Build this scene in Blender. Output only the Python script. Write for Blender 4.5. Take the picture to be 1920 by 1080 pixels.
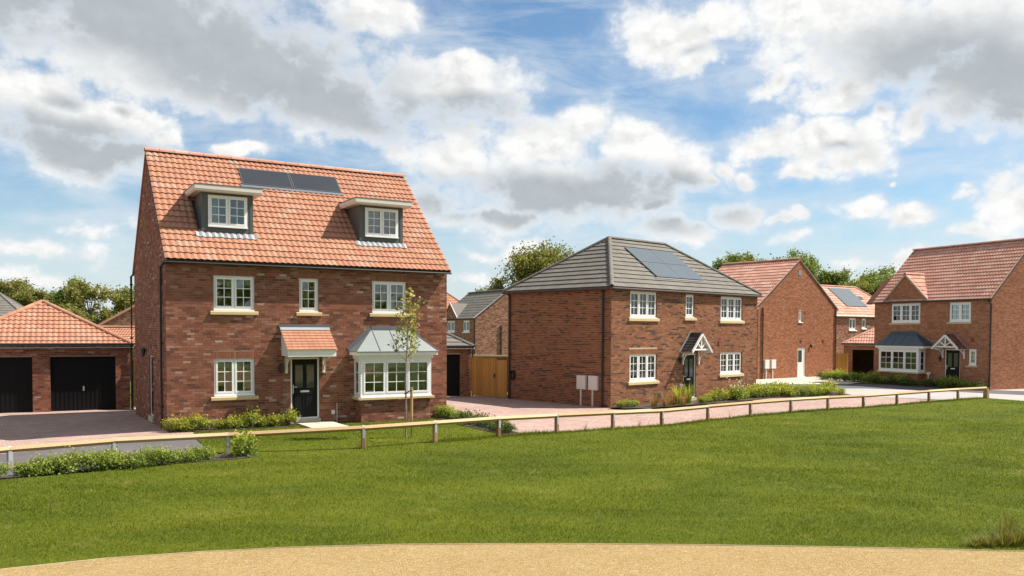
import bpy, bmesh, math, random
import numpy as np
from mathutils import Vector, Matrix

for _o in list(bpy.data.objects):
    bpy.data.objects.remove(_o)
scene = bpy.context.scene
COL = scene.collection
R = math.radians
random.seed(7)

# ------------------------------------------------------------------ camera
CAM_H = 2.909
cam_data = bpy.data.cameras.new("camera")
cam = bpy.data.objects.new("camera", cam_data)
COL.objects.link(cam)
cam_data.sensor_fit = 'HORIZONTAL'
cam_data.sensor_width = 36.0
cam_data.lens = 36.0 * 1585.4 / 1920.0
cam_data.shift_y = 139.2 / 1920.0
cam_data.clip_end = 2000.0
cam.matrix_world = Matrix.Translation((0, 0, CAM_H)) @ Matrix.Rotation(R(90) - 0.0361, 4, 'X') @ Matrix.Rotation(0.0042, 4, 'Z')
scene.camera = cam
scene.render.resolution_x = 1024
scene.render.resolution_y = 576

# ------------------------------------------------------------------ sun, exposure
SUN_DIR = Vector((0.981, 0.195, 0.0)).normalized()
SUN_EL = R(51.0)
sun_data = bpy.data.lights.new("sun", 'SUN')
sun_data.energy = 5.0
sun_data.angle = R(0.5)
sun_data.color = (1.0, 0.95, 0.87)
sun = bpy.data.objects.new("sun", sun_data)
COL.objects.link(sun)
_sd = Vector((SUN_DIR.x * math.cos(SUN_EL), SUN_DIR.y * math.cos(SUN_EL), math.sin(SUN_EL)))
sun.rotation_euler = _sd.to_track_quat('Z', 'Y').to_euler()
scene.view_settings.view_transform = 'Standard'
scene.view_settings.look = 'None'
scene.view_settings.exposure = 0.8
scene.view_settings.gamma = 1.0
scene.view_settings.use_curve_mapping = False
scene.cycles.max_bounces = 8
scene.cycles.transparent_max_bounces = 12
scene.cycles.caustics_reflective = False
scene.cycles.caustics_refractive = False
try:
    scene.cycles.use_denoising = True
except Exception:
    pass


# ------------------------------------------------------------------ node expressions
class NX:
    """a float socket with arithmetic"""
    def __init__(self, nt, s):
        self.nt, self.s = nt, s

    def _m(self, op, b=None, c=None, clamp=False):
        n = self.nt.nodes.new('ShaderNodeMath')
        n.operation = op
        n.use_clamp = clamp
        for i, v in enumerate((self, b, c)):
            if v is None:
                continue
            if isinstance(v, NX):
                self.nt.links.new(v.s, n.inputs[i])
            else:
                n.inputs[i].default_value = v
        return NX(self.nt, n.outputs[0])

    def __add__(self, b): return self._m('ADD', b)
    def __radd__(self, b): return self._m('ADD', b)
    def __sub__(self, b): return self._m('SUBTRACT', b)
    def __rsub__(self, b): return (self._m('MULTIPLY', -1.0))._m('ADD', b)
    def __mul__(self, b): return self._m('MULTIPLY', b)
    def __rmul__(self, b): return self._m('MULTIPLY', b)
    def __truediv__(self, b): return self._m('DIVIDE', b)
    def max(self, b): return self._m('MAXIMUM', b)
    def min(self, b): return self._m('MINIMUM', b)
    def smax(self, b, k): return self._m('SMOOTH_MAX', b, k)
    def clamp(self): return self._m('ADD', 0.0, clamp=True)
    def abs(self): return self._m('ABSOLUTE')
    def pow(self, b): return self._m('POWER', b)

    def smooth(self, a, b):
        n = self.nt.nodes.new('ShaderNodeMapRange')
        n.interpolation_type = 'SMOOTHSTEP'
        self.nt.links.new(self.s, n.inputs[0])
        n.inputs[1].default_value = a
        n.inputs[2].default_value = b
        return NX(self.nt, n.outputs[0])


def n_new(nt, kind, **kw):
    n = nt.nodes.new(kind)
    for k, v in kw.items():
        setattr(n, k, v)
    return n


def n_noise(nt, vec, scale, detail=4.0, rough=0.55, dist=0.0, out=0):
    n = nt.nodes.new('ShaderNodeTexNoise')
    n.inputs['Scale'].default_value = scale
    n.inputs['Detail'].default_value = detail
    n.inputs['Roughness'].default_value = rough
    n.inputs['Distortion'].default_value = dist
    if vec is not None:
        nt.links.new(vec, n.inputs['Vector'])
    return NX(nt, n.outputs[out])


def n_vec(nt, op, a, b=None, scale=None):
    n = nt.nodes.new('ShaderNodeVectorMath')
    n.operation = op
    for i, v in ((0, a), (1, b)):
        if v is None:
            continue
        if isinstance(v, (tuple, list)):
            n.inputs[i].default_value = v
        else:
            nt.links.new(v, n.inputs[i])
    if scale is not None:
        n.inputs['Scale'].default_value = scale
    return n.outputs['Value'] if op in ('LENGTH', 'DOT_PRODUCT') else n.outputs['Vector']


def n_mix(nt, fac, a, b, mode='MIX'):
    n = nt.nodes.new('ShaderNodeMix')
    n.data_type = 'RGBA'
    n.blend_type = mode
    if isinstance(fac, NX):
        nt.links.new(fac.s, n.inputs[0])
    elif isinstance(fac, (int, float)):
        n.inputs[0].default_value = fac
    else:
        nt.links.new(fac, n.inputs[0])
    for i, v in ((6, a), (7, b)):
        if isinstance(v, (tuple, list)):
            n.inputs[i].default_value = (v[0], v[1], v[2], 1)
        elif isinstance(v, NX):
            nt.links.new(v.s, n.inputs[i])
        else:
            nt.links.new(v, n.inputs[i])
    return n.outputs[2]


def n_ramp(nt, fac, stops, interp='LINEAR'):
    n = nt.nodes.new('ShaderNodeValToRGB')
    n.color_ramp.interpolation = interp
    cr = n.color_ramp
    while len(cr.elements) < len(stops):
        cr.elements.new(0.5)
    for e, (p, c) in zip(cr.elements, stops):
        e.position = p
        e.color = (c[0], c[1], c[2], 1)
    nt.links.new(fac.s if isinstance(fac, NX) else fac, n.inputs[0])
    return n.outputs[0]


# ------------------------------------------------------------------ world: Nishita sky with clouds by direction
def build_world():
    w = bpy.data.worlds.new("World")
    scene.world = w
    w.use_nodes = True
    nt = w.node_tree
    nt.nodes.clear()
    out = nt.nodes.new('ShaderNodeOutputWorld')
    bg = nt.nodes.new('ShaderNodeBackground')
    bg.inputs[1].default_value = SKY_STRENGTH
    nt.links.new(bg.outputs[0], out.inputs[0])
    sky = nt.nodes.new('ShaderNodeTexSky')
    sky.sky_type = 'NISHITA'
    sky.sun_disc = False
    sky.sun_elevation = SUN_EL
    sky.sun_rotation = math.atan2(SUN_DIR.x, SUN_DIR.y)
    sky.air_density = 1.0
    sky.dust_density = 0.6
    sky.ozone_density = 1.6
    tc = nt.nodes.new('ShaderNodeTexCoord')
    d = n_vec(nt, 'NORMALIZE', tc.outputs['Generated'])
    sep = nt.nodes.new('ShaderNodeSeparateXYZ')
    nt.links.new(d, sep.inputs[0])
    x, y, z = (NX(nt, sep.outputs[i]) for i in range(3))
    az = x._m('ARCTAN2', y)
    el = z._m('ARCSINE')
    cmb = nt.nodes.new('ShaderNodeCombineXYZ')
    nt.links.new(az.s, cmb.inputs[0])
    nt.links.new(el.s, cmb.inputs[1])
    p = cmb.outputs[0]
    # stretched coordinates for the billows
    ps = n_vec(nt, 'MULTIPLY', p, (1.0, 1.25, 1.0))

    def warp(src, scale, amt, detail):
        n = nt.nodes.new('ShaderNodeTexNoise')
        n.inputs['Scale'].default_value = scale
        n.inputs['Detail'].default_value = detail
        n.inputs['Roughness'].default_value = 0.6
        nt.links.new(src, n.inputs['Vector'])
        c = n_vec(nt, 'SUBTRACT', n.outputs['Color'], (0.5, 0.5, 0.5))
        c = n_vec(nt, 'MULTIPLY', c, (amt, amt * 0.75, 0.0))
        return c
    pw = n_vec(nt, 'ADD', p, warp(ps, 7.0, 0.10, 2.0))
    pw = n_vec(nt, 'ADD', pw, warp(ps, 34.0, 0.026, 4.0))

    def px(cx, cy):
        return (math.atan((cx - 960) / 1585.0), math.atan((622 - cy) / 1585.0) * math.cos(math.atan((cx - 960) / 1585.0)))

    def field(src, blobs, k):
        acc = None
        src0 = src
        for bi, (cx, cy, rx, ry, rot, h) in enumerate(blobs):
            if bi and bi % 5 == 0:      # evaluate the masses in turn: keeps the shader's stack small
                q = nt.nodes.new('ShaderNodeVectorMath')
                q.operation = 'MULTIPLY_ADD'
                nt.links.new(acc.s, q.inputs[0])
                q.inputs[1].default_value = (1e-7, 1e-7, 1e-7)
                nt.links.new(src0, q.inputs[2])
                src = q.outputs[0]
            m = nt.nodes.new('ShaderNodeMapping')
            m.vector_type = 'TEXTURE'
            a, e = px(cx, cy)
            m.inputs['Location'].default_value = (a, e, 0)
            m.inputs['Rotation'].default_value = (0, 0, R(-rot))
            m.inputs['Scale'].default_value = (rx / 1700.0, ry / 1600.0, 1)
            nt.links.new(src, m.inputs['Vector'])
            v = h - NX(nt, n_vec(nt, 'LENGTH', m.outputs[0]))
            acc = v if acc is None else acc.smax(v, k)
        return acc
    C = field(pw, COVER, 0.12)
    G = field(n_vec(nt, 'ADD', p, warp(ps, 8.0, 0.07, 3.0)), GREYS, 0.2)
    big = n_noise(nt, d, 2.6, 3.0, 0.5)
    big2 = n_noise(nt, n_vec(nt, 'ADD', d, (3.1, 1.7, 0.4)), 3.4, 3.0, 0.5)
    m = az.abs().smooth(0.60, 0.78).max(el.smooth(0.40, 0.55))
    Cg = (big - 0.51) * 5.0
    Gg = (big - 0.60) * 4.0 + (big2 - 0.5) * 2.0
    C = C * (1.0 - m) + Cg * m
    G = G * (1.0 - m) + Gg * m
    fine = n_noise(nt, ps, 30.0, 8.0, 0.62)
    fine_l = n_noise(nt, n_vec(nt, 'ADD', ps, (0.011, 0.016, 0.0)), 30.0, 6.0, 0.62)
    med = n_noise(nt, ps, 11.0, 5.0, 0.55)
    med_l = n_noise(nt, n_vec(nt, 'ADD', ps, (0.020, 0.034, 0.0)), 11.0, 4.0, 0.55)

    def puffs(vec, scale):
        v = nt.nodes.new('ShaderNodeTexVoronoi')
        v.voronoi_dimensions = '2D'
        v.feature = 'SMOOTH_F1'
        v.inputs['Scale'].default_value = scale
        v.inputs['Detail'].default_value = 3.0
        v.inputs['Roughness'].default_value = 0.55
        v.inputs['Lacunarity'].default_value = 2.2
        v.inputs['Smoothness'].default_value = 0.35
        nt.links.new(vec, v.inputs['Vector'])
        return 0.95 - NX(nt, v.outputs['Distance']) * 1.15
    pz = n_vec(nt, 'ADD', ps, warp(ps, 26.0, 0.022, 3.0))
    puff = puffs(pz, 21.0)
    puff_l = puffs(n_vec(nt, 'ADD', pz, (0.008, 0.016, 0.0)), 21.0)
    dens = (C + (fine - 0.5) * 0.55 + (med - 0.5) * 0.55 + (puff - 0.5) * 0.40 + 0.22)
    soft = (G + (med - 0.5) * 0.5).smooth(-0.15, 0.55).max((big2 - 0.3).smooth(0.0, 0.45) * 0.65)
    cover = dens.smooth(-0.06, 0.42) * (1.0 - soft) + dens.smooth(-0.25, 0.65) * soft
    thin = dens.smooth(-0.75, 0.35) * 0.42
    core = dens.smooth(0.12, 0.95)
    grey = (G + (fine - 0.5) * 0.18 + (med - 0.5) * 0.45).smooth(-0.15, 0.80) * dens.smooth(0.0, 0.60)
    relief = (med - med_l) * 0.45 + (fine - fine_l) * 0.28 + (puff - puff_l) * 0.26
    bright = (1.0 + relief * (0.25 + 0.75 * core) * (1.0 - 0.72 * grey) - 0.04 * core)
    bright = bright.max(0.5).min(1.04)
    white = n_mix(nt, grey, CLOUD_WHITE, CLOUD_GREY)
    cb = nt.nodes.new('ShaderNodeVectorMath')
    cb.operation = 'SCALE'
    nt.links.new(white, cb.inputs[0])
    nt.links.new(bright.s, cb.inputs['Scale'])
    # high thin streaks
    mp = nt.nodes.new('ShaderNodeMapping')
    mp.inputs['Rotation'].default_value = (0, 0, R(24))
    mp.inputs['Scale'].default_value = (2.0, 9.0, 1)
    nt.links.new(p, mp.inputs['Vector'])
    cir = n_noise(nt, mp.outputs[0], 3.2, 7.0, 0.62, 0.6)
    veil = cir.smooth(0.38, 0.76) * 0.62
    low = (1.0 - el.smooth(-0.02, 0.20)) * 0.74
    skyc = n_mix(nt, 1.0, sky.outputs[0], SKY_TINT, 'MULTIPLY')
    base = n_mix(nt, veil, skyc, CLOUD_VEIL)
    base = n_mix(nt, low, base, CLOUD_LOW)
    base = n_mix(nt, thin, base, CLOUD_VEIL)
    fin = n_mix(nt, cover, base, cb.outputs[0])
    nt.links.new(fin, bg.inputs[0])
    w.cycles.sampling_method = 'MANUAL'
    w.cycles.sample_map_resolution = 512


SKY_STRENGTH = 0.10
_k = 0.55 / SKY_STRENGTH
CLOUD_WHITE = (1.0 * _k, 1.0 * _k, 0.99 * _k)
CLOUD_GREY = (0.53 * _k, 0.575 * _k, 0.61 * _k)
CLOUD_VEIL = (0.80 * _k, 0.86 * _k, 0.92 * _k)
CLOUD_LOW = (0.78 * _k, 0.86 * _k, 0.90 * _k)
SKY_TINT = (0.60, 0.73, 0.78)
# cloud masses: centre, radii and tilt of each, in 1/1585 radians from straight ahead at eye level; last value is its strength
COVER = [
    (300, 60, 520, 120, 9, 1.0), (560, 175, 330, 75, 10, 1.0), (850, 170, 175, 72, 6, 1.0), (860, 125, 70, 34, 0, 1.0), (700, 20, 95, 50, 0, 1.0), (100, -30, 500, 100, 0, 1.0),
    (120, 200, 190, 62, 12, 1.0), (60, 165, 80, 40, 0, 1.0), (260, 225, 90, 40, 20, 1.0), (150, 275, 230, 44, 8, 1.0), (480, 292, 62, 20, 0, 1.0), (335, 275, 40, 26, 0, 0.9),
    (1090, 225, 75, 46, 0, 1.0), (1010, 270, 120, 56, 0, 1.0), (1205, 270, 120, 50, 6, 1.0), (850, 300, 100, 58, 0, 1.0), (1050, 355, 270, 72, 2, 1.0), (1270, 320, 100, 60, 10, 0.9), (800, 390, 90, 55, 0, 0.8), (930, 425, 180, 40, 0, 0.8),
    (1245, 60, 120, 62, 0, 1.0), (1350, 40, 60, 40, 0, 0.9), (1300, 100, 70, 34, 0, 0.75),
    (1690, 70, 300, 120, 6, 1.0), (1580, 178, 105, 36, 0, 1.0), (1870, 150, 170, 95, 0, 1.0), (1440, 150, 70, 22, -15, 0.8), (1990, 60, 200, 160, 0, 1.0), (1480, 30, 90, 50, 0, 1.0),
    (1440, 250, 75, 40, 0, 1.0), (1540, 262, 90, 38, 0, 1.0), (1580, 300, 110, 40, 0, 0.85), (1700, 245, 70, 36, -28, 0.75), (1370, 310, 55, 30, 0, 0.7), (1640, 235, 40, 30, 0, 0.8),
    (1378, 402, 60, 30, 0, 0.95), (1330, 333, 34, 17, 0, 0.8), (1410, 328, 36, 24, 0, 0.8), (1520, 330, 58, 20, 0, 0.9), (1615, 402, 66, 22, 6, 0.85), (1706, 412, 62, 22, 0, 0.9), (1455, 405, 40, 16, 0, 0.7),
    (1495, 404, 30, 22, 0, 0.75), (1915, 385, 60, 58, 0, 0.95), (1600, 482, 56, 18, 0, 0.75), (1690, 492, 100, 24, -10, 0.85), (1850, 440, 100, 26, 0, 0.6), (1830, 375, 40, 16, 0, 0.6),
    (60, 470, 190, 42, -8, 0.62), (190, 420, 130, 32, 0, 0.5), (120, 540, 260, 30, 0, 0.6), (985, 478, 70, 26, 0, 0.85), (1255, 440, 110, 36, 0, 0.7), (1500, 440, 100, 20, 0, 0.5), (1200, 395, 70, 24, 0, 0.7),
    (740, 285, 75, 42, 0, 0.6), (880, 520, 90, 24, 0, 0.55), (1645, 356, 9, 9, 0, 0.9), (900, 480, 90, 22, 0, 0.5),
]
GREYS = [
    (260, 20, 480, 95, 10, 1.35), (470, 140, 310, 66, 12, 1.4), (690, 208, 300, 42, 3, 1.3), (870, 205, 140, 36, 0, 1.15), (-20, 20, 200, 80, 0, 1.0),
    (150, 285, 250, 40, 8, 1.55), (40, 235, 100, 32, 20, 1.0), (130, 200, 50, 24, 0, 0.8), (230, 205, 40, 18, 0, 0.6), (1060, 385, 290, 46, 2, 1.6), (1230, 345, 140, 36, 8, 1.4), (1010, 340, 90, 30, 0, 0.8), (840, 395, 120, 42, 0, 0.8),
    (1790, 120, 230, 76, 12, 1.2), (1890, 190, 170, 55, 0, 1.1), (1700, 190, 150, 26, -5, 0.9), (1310, 100, 80, 22, 0, 0.5), (1570, 285, 90, 18, 0, 0.65), (620, 70, 90, 60, 30, 0.9),
]
build_world()


# ------------------------------------------------------------------ materials
MATS = {}


def mat_new(name):
    m = bpy.data.materials.new(name)
    m.use_nodes = True
    nt = m.node_tree
    b = nt.nodes['Principled BSDF']
    MATS[name] = m
    return m, nt, b


def pos_of(nt):
    g = nt.nodes.new('ShaderNodeNewGeometry')
    return g.outputs['Position']


def tint_of(nt):
    a = nt.nodes.new('ShaderNodeAttribute')
    a.attribute_name = 'tint'
    return NX(nt, a.outputs['Fac'])


def bump(nt, b, h, dist, strength=1.0):
    n = nt.nodes.new('ShaderNodeBump')
    n.inputs['Strength'].default_value = strength
    n.inputs['Distance'].default_value = dist
    nt.links.new(h.s if isinstance(h, NX) else h, n.inputs['Height'])
    nt.links.new(n.outputs[0], b.inputs['Normal'])


def mat_plain(name, col, rough=0.5, metal=0.0, var=0.12, scale=8.0, bumpd=0.0, spec=0.5, dirt=None):
    m, nt, b = mat_new(name)
    p = pos_of(nt)
    n = n_noise(nt, p, scale, 5.0, 0.6)
    n2 = n_noise(nt, p, scale * 0.13, 3.0, 0.5)
    f = ((n - 0.5) * 1.4 + (n2 - 0.5) * 1.4) * var + 1.0
    c = nt.nodes.new('ShaderNodeVectorMath')
    c.operation = 'SCALE'
    c.inputs[0].default_value = col
    nt.links.new(f.s, c.inputs['Scale'])
    o = c.outputs[0]
    if dirt:
        o = n_mix(nt, n_noise(nt, p, dirt[1], 6.0, 0.65).smooth(0.5, 0.75) * dirt[2], o, dirt[0])
    nt.links.new(o, b.inputs['Base Color'])
    b.inputs['Roughness'].default_value = rough
    b.inputs['Metallic'].default_value = metal
    b.inputs['Specular IOR Level'].default_value = spec
    if bumpd:
        bump(nt, b, n_noise(nt, p, scale * 6, 4.0, 0.6), bumpd)
    return m


def mat_tinted(name, stops, rough=0.85, wear=0.25, wear_scale=1.2, fine=0.18, fine_scale=30.0, bumpd=0.003, interp='LINEAR', stain=None):
    m, nt, b = mat_new(name)
    p = pos_of(nt)
    c = n_ramp(nt, tint_of(nt), stops, interp)
    n1 = n_noise(nt, p, wear_scale, 4.0, 0.6)
    n2 = n_noise(nt, p, fine_scale, 4.0, 0.65)
    f = 1.0 + (n1 - 0.5) * 2.0 * wear + (n2 - 0.5) * 2.0 * fine
    s = nt.nodes.new('ShaderNodeVectorMath')
    s.operation = 'SCALE'
    nt.links.new(c, s.inputs[0])
    nt.links.new(f.s, s.inputs['Scale'])
    o = s.outputs[0]
    if stain:
        o = n_mix(nt, n_noise(nt, p, stain[1], 6.0, 0.65).smooth(stain[3], stain[3] + 0.2) * stain[2], o, stain[0])
    nt.links.new(o, b.inputs['Base Color'])
    b.inputs['Roughness'].default_value = rough
    b.inputs['Specular IOR Level'].default_value = 0.05
    if bumpd:
        bump(nt, b, n2, bumpd)
    return m


BRICK_A = [(0.0, (0.116, 0.055, 0.042)), (0.10, (0.168, 0.071, 0.048)), (0.30, (0.218, 0.086, 0.054)), (0.58, (0.253, 0.104, 0.066)), (0.84, (0.279, 0.127, 0.081)), (0.955, (0.306, 0.159, 0.109)), (0.985, (0.372, 0.249, 0.179)), (1.0, (0.445, 0.354, 0.274))]
mat_tinted('brick_red_multi', BRICK_A, wear=0.32, wear_scale=0.9, fine=0.28, fine_scale=45, bumpd=0.004, stain=((0.55, 0.42, 0.34), 2.2, 0.35, 0.60))
BRICK_B = [(0.0, (0.066, 0.048, 0.037)), (0.14, (0.119, 0.068, 0.044)), (0.20, (0.188, 0.082, 0.045)), (0.5, (0.228, 0.097, 0.051)), (0.8, (0.254, 0.113, 0.061)), (1.0, (0.279, 0.140, 0.084))]
mat_tinted('brick_orange_dark_flecked', BRICK_B, wear=0.25, wear_scale=0.8, fine=0.25, fine_scale=45, bumpd=0.004)
BRICK_C = [(0.0, (0.225, 0.090, 0.048)), (0.3, (0.288, 0.114, 0.061)), (0.7, (0.338, 0.140, 0.073)), (1.0, (0.376, 0.176, 0.098))]
mat_tinted('brick_plain_orange', BRICK_C, wear=0.22, wear_scale=0.5, fine=0.2, fine_scale=30, bumpd=0.0)
BRICK_D = [(0.0, (0.147, 0.074, 0.051)), (0.4, (0.275, 0.133, 0.089)), (0.8, (0.367, 0.192, 0.127)), (1.0, (0.422, 0.244, 0.171))]
mat_tinted('brick_brown_buff', BRICK_D, wear=0.2, wear_scale=0.5, fine=0.2, fine_scale=30, bumpd=0.0)
mat_plain('mortar_warm', (0.293, 0.189, 0.135), 0.95, var=0.2, scale=14)
mat_plain('mortar_pale', (0.448, 0.320, 0.222), 0.95, var=0.2, scale=14)
TILE_A = [(0.0, (0.372, 0.179, 0.122)), (0.06, (0.343, 0.172, 0.113)), (0.35, (0.375, 0.174, 0.109)), (0.7, (0.395, 0.191, 0.119)), (0.95, (0.402, 0.218, 0.147)), (1.0, (0.331, 0.241, 0.186))]
mat_tinted('tile_orange_pantile', TILE_A, rough=0.8, wear=0.16, wear_scale=2.5, fine=0.16, fine_scale=28, bumpd=0.003, stain=((0.40, 0.29, 0.22), 3.0, 0.16, 0.60))
TILE_B = [(0.0, (0.442, 0.235, 0.172)), (0.3, (0.505, 0.257, 0.185)), (0.7, (0.547, 0.287, 0.215)), (1.0, (0.559, 0.339, 0.263))]
mat_tinted('tile_pink_pantile', TILE_B, rough=0.85, wear=0.18, wear_scale=0.8, fine=0.15, fine_scale=20, bumpd=0.0)
TILE_G = [(0.0, (0.159, 0.144, 0.124)), (0.5, (0.173, 0.158, 0.136)), (1.0, (0.188, 0.172, 0.148))]
mat_tinted('tile_grey_concrete', TILE_G, rough=0.8, wear=0.08, wear_scale=1.2, fine=0.10, fine_scale=25, bumpd=0.002)
TILE_K = [(0.0, (0.050, 0.042, 0.038)), (0.5, (0.075, 0.063, 0.056)), (1.0, (0.10, 0.085, 0.075))]
mat_tinted('tile_dark_slate', TILE_K, rough=0.75, wear=0.2, wear_scale=3, fine=0.2, fine_scale=40, bumpd=0.0)
TILE_R = [(0.0, (0.14, 0.06, 0.05)), (1.0, (0.24, 0.10, 0.08))]
mat_tinted('tile_dark_red', TILE_R, rough=0.8, wear=0.2, wear_scale=3, fine=0.2, bumpd=0.0)
mat_plain('white_upvc', (0.80, 0.80, 0.79), 0.32, var=0.04, scale=5)
mat_plain('white_paint', (0.78, 0.765, 0.73), 0.45, var=0.07, scale=6)
mat_plain('cream_paint', (0.654, 0.602, 0.533), 0.5, var=0.07, scale=6)
mat_plain('buff_stone', (0.533, 0.404, 0.215), 0.85, var=0.16, scale=10, bumpd=0.002)
mat_plain('dark_grey_panel', (0.082, 0.088, 0.084), 0.5, var=0.1, scale=5)
mat_plain('lead_grey', (0.258, 0.267, 0.275), 0.5, var=0.25, scale=6, bumpd=0.003)
mat_plain('lead_dark', (0.115, 0.125, 0.135), 0.5, var=0.25, scale=6, bumpd=0.003)
mat_plain('bay_roof_pale', (0.204, 0.225, 0.212), 0.4, var=0.12, scale=3)
mat_plain('bay_roof_slate', (0.055, 0.072, 0.088), 0.45, var=0.12, scale=3)
mat_plain('black_plastic', (0.018, 0.016, 0.016), 0.4, var=0.1)
mat_plain('black_door', (0.006, 0.007, 0.007), 0.5, var=0.1, spec=0.18)
mat_plain('black_garage_door', (0.008, 0.008, 0.008), 0.6, var=0.12, spec=0.15)
mat_plain('solar_black', (0.033, 0.034, 0.037), 0.25, var=0.2, scale=2.5, spec=0.5)
mat_plain('solar_sky_sheen', (0.102, 0.115, 0.113), 0.22, var=0.12, scale=2.5, spec=0.6)  # base colour lightened to carry the sky's reflection on the panels
mat_plain('verge_tan', (0.400, 0.288, 0.208), 0.8, var=0.1)
mat_plain('solar_frame', (0.090, 0.090, 0.096), 0.4)
mat_plain('steel', (0.62, 0.62, 0.61), 0.35, metal=0.9)
mat_plain('galvanised', (0.50, 0.50, 0.50), 0.55, metal=0.35, var=0.2, scale=14)
mat_plain('meter_white', (0.70, 0.67, 0.63), 0.5, var=0.05)
mat_plain('plaster', (0.644, 0.588, 0.504), 0.9, var=0.1, scale=2)
mat_plain('carpet_floor', (0.20, 0.17, 0.14), 0.95)
mat_plain('blind_cloth', (0.62, 0.60, 0.52), 0.9, var=0.1)
mat_plain('roof_deck', (0.05, 0.042, 0.038), 0.9)
mat_plain('soffit_dark', (0.07, 0.05, 0.04), 0.8)
mat_plain('red_box', (0.20, 0.04, 0.03), 0.5)
mat_plain('white_door_paint', (0.72, 0.71, 0.68), 0.4, var=0.05)


def mat_wood(name, a, b_, rough=0.8):
    m, nt, b = mat_new(name)
    p = pos_of(nt)
    mp = nt.nodes.new('ShaderNodeMapping')
    mp.inputs['Scale'].default_value = (14, 14, 1.6)
    nt.links.new(p, mp.inputs['Vector'])
    n = n_noise(nt, mp.outputs[0], 2.0, 6.0, 0.65, 1.2)
    n2 = n_noise(nt, p, 0.9, 3.0)
    t = tint_of(nt)
    f = (n * 0.7 + n2 * 0.3 + (t - 0.5) * 0.35).smooth(0.25, 0.75)
    nt.links.new(n_mix(nt, f, a, b_), b.inputs['Base Color'])
    b.inputs['Roughness'].default_value = rough
    b.inputs['Specular IOR Level'].default_value = 0.2
    bump(nt, b, n, 0.002)
    return m


mat_wood('timber_rail', (0.378, 0.245, 0.120), (0.533, 0.387, 0.224))
mat_wood('timber_post', (0.20, 0.115, 0.065), (0.36, 0.225, 0.13))
mat_wood('timber_post_grey', (0.34, 0.31, 0.28), (0.50, 0.47, 0.43))
mat_wood('timber_gate', (0.380, 0.179, 0.041), (0.532, 0.280, 0.081))
mat_wood('timber_dark', (0.26, 0.13, 0.045), (0.38, 0.21, 0.08))
mat_wood('bark', (0.10, 0.085, 0.065), (0.22, 0.19, 0.15))
mat_wood('bark_young', (0.22, 0.18, 0.13), (0.36, 0.32, 0.26))
mat_wood('stake_wood', (0.36, 0.22, 0.10), (0.54, 0.36, 0.19))


def mat_glass():
    m, nt, b = mat_new('window_glass')
    nt.nodes.remove(b)
    out = nt.nodes['Material Output']
    tr = n_new(nt, 'ShaderNodeBsdfTransparent')
    tr.inputs[0].default_value = (0.82, 0.86, 0.83, 1)
    gl = n_new(nt, 'ShaderNodeBsdfGlossy')
    gl.inputs['Roughness'].default_value = 0.02
    gl.inputs[0].default_value = (0.95, 0.97, 0.97, 1)
    fr = n_new(nt, 'ShaderNodeFresnel')
    fr.inputs[0].default_value = 1.62
    mx = n_new(nt, 'ShaderNodeMixShader')
    f = (NX(nt, fr.outputs[0]) * 1.1 + 0.03).clamp()
    nt.links.new(f.s, mx.inputs[0])
    nt.links.new(tr.outputs[0], mx.inputs[1])
    nt.links.new(gl.outputs[0], mx.inputs[2])
    nt.links.new(mx.outputs[0], out.inputs[0])
    return m


mat_glass()
_m, _nt, _b = mat_new('dark_glass')
_b.inputs['Base Color'].default_value = (0.035, 0.045, 0.045, 1)
_b.inputs['Roughness'].default_value = 0.05
_b.inputs['Specular IOR Level'].default_value = 0.8


def mat_leaf(name, stops, trans=0.42, rough=0.55):
    m, nt, b = mat_new(name)
    p = pos_of(nt)
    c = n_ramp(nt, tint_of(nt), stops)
    f = 1.0 + (n_noise(nt, p, 1.3, 2.0) - 0.5) * 0.5
    s = nt.nodes.new('ShaderNodeVectorMath')
    s.operation = 'SCALE'
    nt.links.new(c, s.inputs[0])
    nt.links.new(f.s, s.inputs['Scale'])
    nt.links.new(s.outputs[0], b.inputs['Base Color'])
    b.inputs['Roughness'].default_value = rough
    b.inputs['Specular IOR Level'].default_value = 0.35
    tl = n_new(nt, 'ShaderNodeBsdfTranslucent')
    s2 = n_vec(nt, 'MULTIPLY', s.outputs[0], (1.15, 1.25, 0.6))
    nt.links.new(s2, tl.inputs[0])
    mx = n_new(nt, 'ShaderNodeMixShader')
    mx.inputs[0].default_value = trans
    nt.links.new(b.outputs[0], mx.inputs[1])
    nt.links.new(tl.outputs[0], mx.inputs[2])
    nt.links.new(mx.outputs[0], nt.nodes['Material Output'].inputs[0])
    return m


mat_leaf('leaf_tree', [(0, (0.101, 0.132, 0.035)), (0.5, (0.182, 0.223, 0.050)), (1, (0.302, 0.307, 0.080))])
mat_leaf('leaf_tree_olive', [(0, (0.126, 0.126, 0.036)), (0.5, (0.222, 0.213, 0.056)), (1, (0.337, 0.296, 0.092))])
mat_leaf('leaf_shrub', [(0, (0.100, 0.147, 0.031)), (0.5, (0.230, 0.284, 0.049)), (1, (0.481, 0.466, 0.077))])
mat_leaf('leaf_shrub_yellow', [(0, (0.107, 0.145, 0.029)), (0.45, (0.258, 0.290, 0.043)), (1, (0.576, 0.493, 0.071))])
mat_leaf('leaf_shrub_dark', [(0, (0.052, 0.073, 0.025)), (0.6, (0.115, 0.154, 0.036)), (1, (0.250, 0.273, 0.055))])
mat_leaf('leaf_young', [(0, (0.210, 0.225, 0.053)), (0.6, (0.375, 0.345, 0.090)), (1, (0.570, 0.450, 0.135))])
mat_leaf('leaf_bronze', [(0, (0.16, 0.07, 0.04)), (0.5, (0.30, 0.15, 0.07)), (1, (0.45, 0.30, 0.14))])
mat_leaf('leaf_reed', [(0, (0.060, 0.066, 0.014)), (0.5, (0.156, 0.150, 0.024)), (1, (0.324, 0.240, 0.060))])
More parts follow.
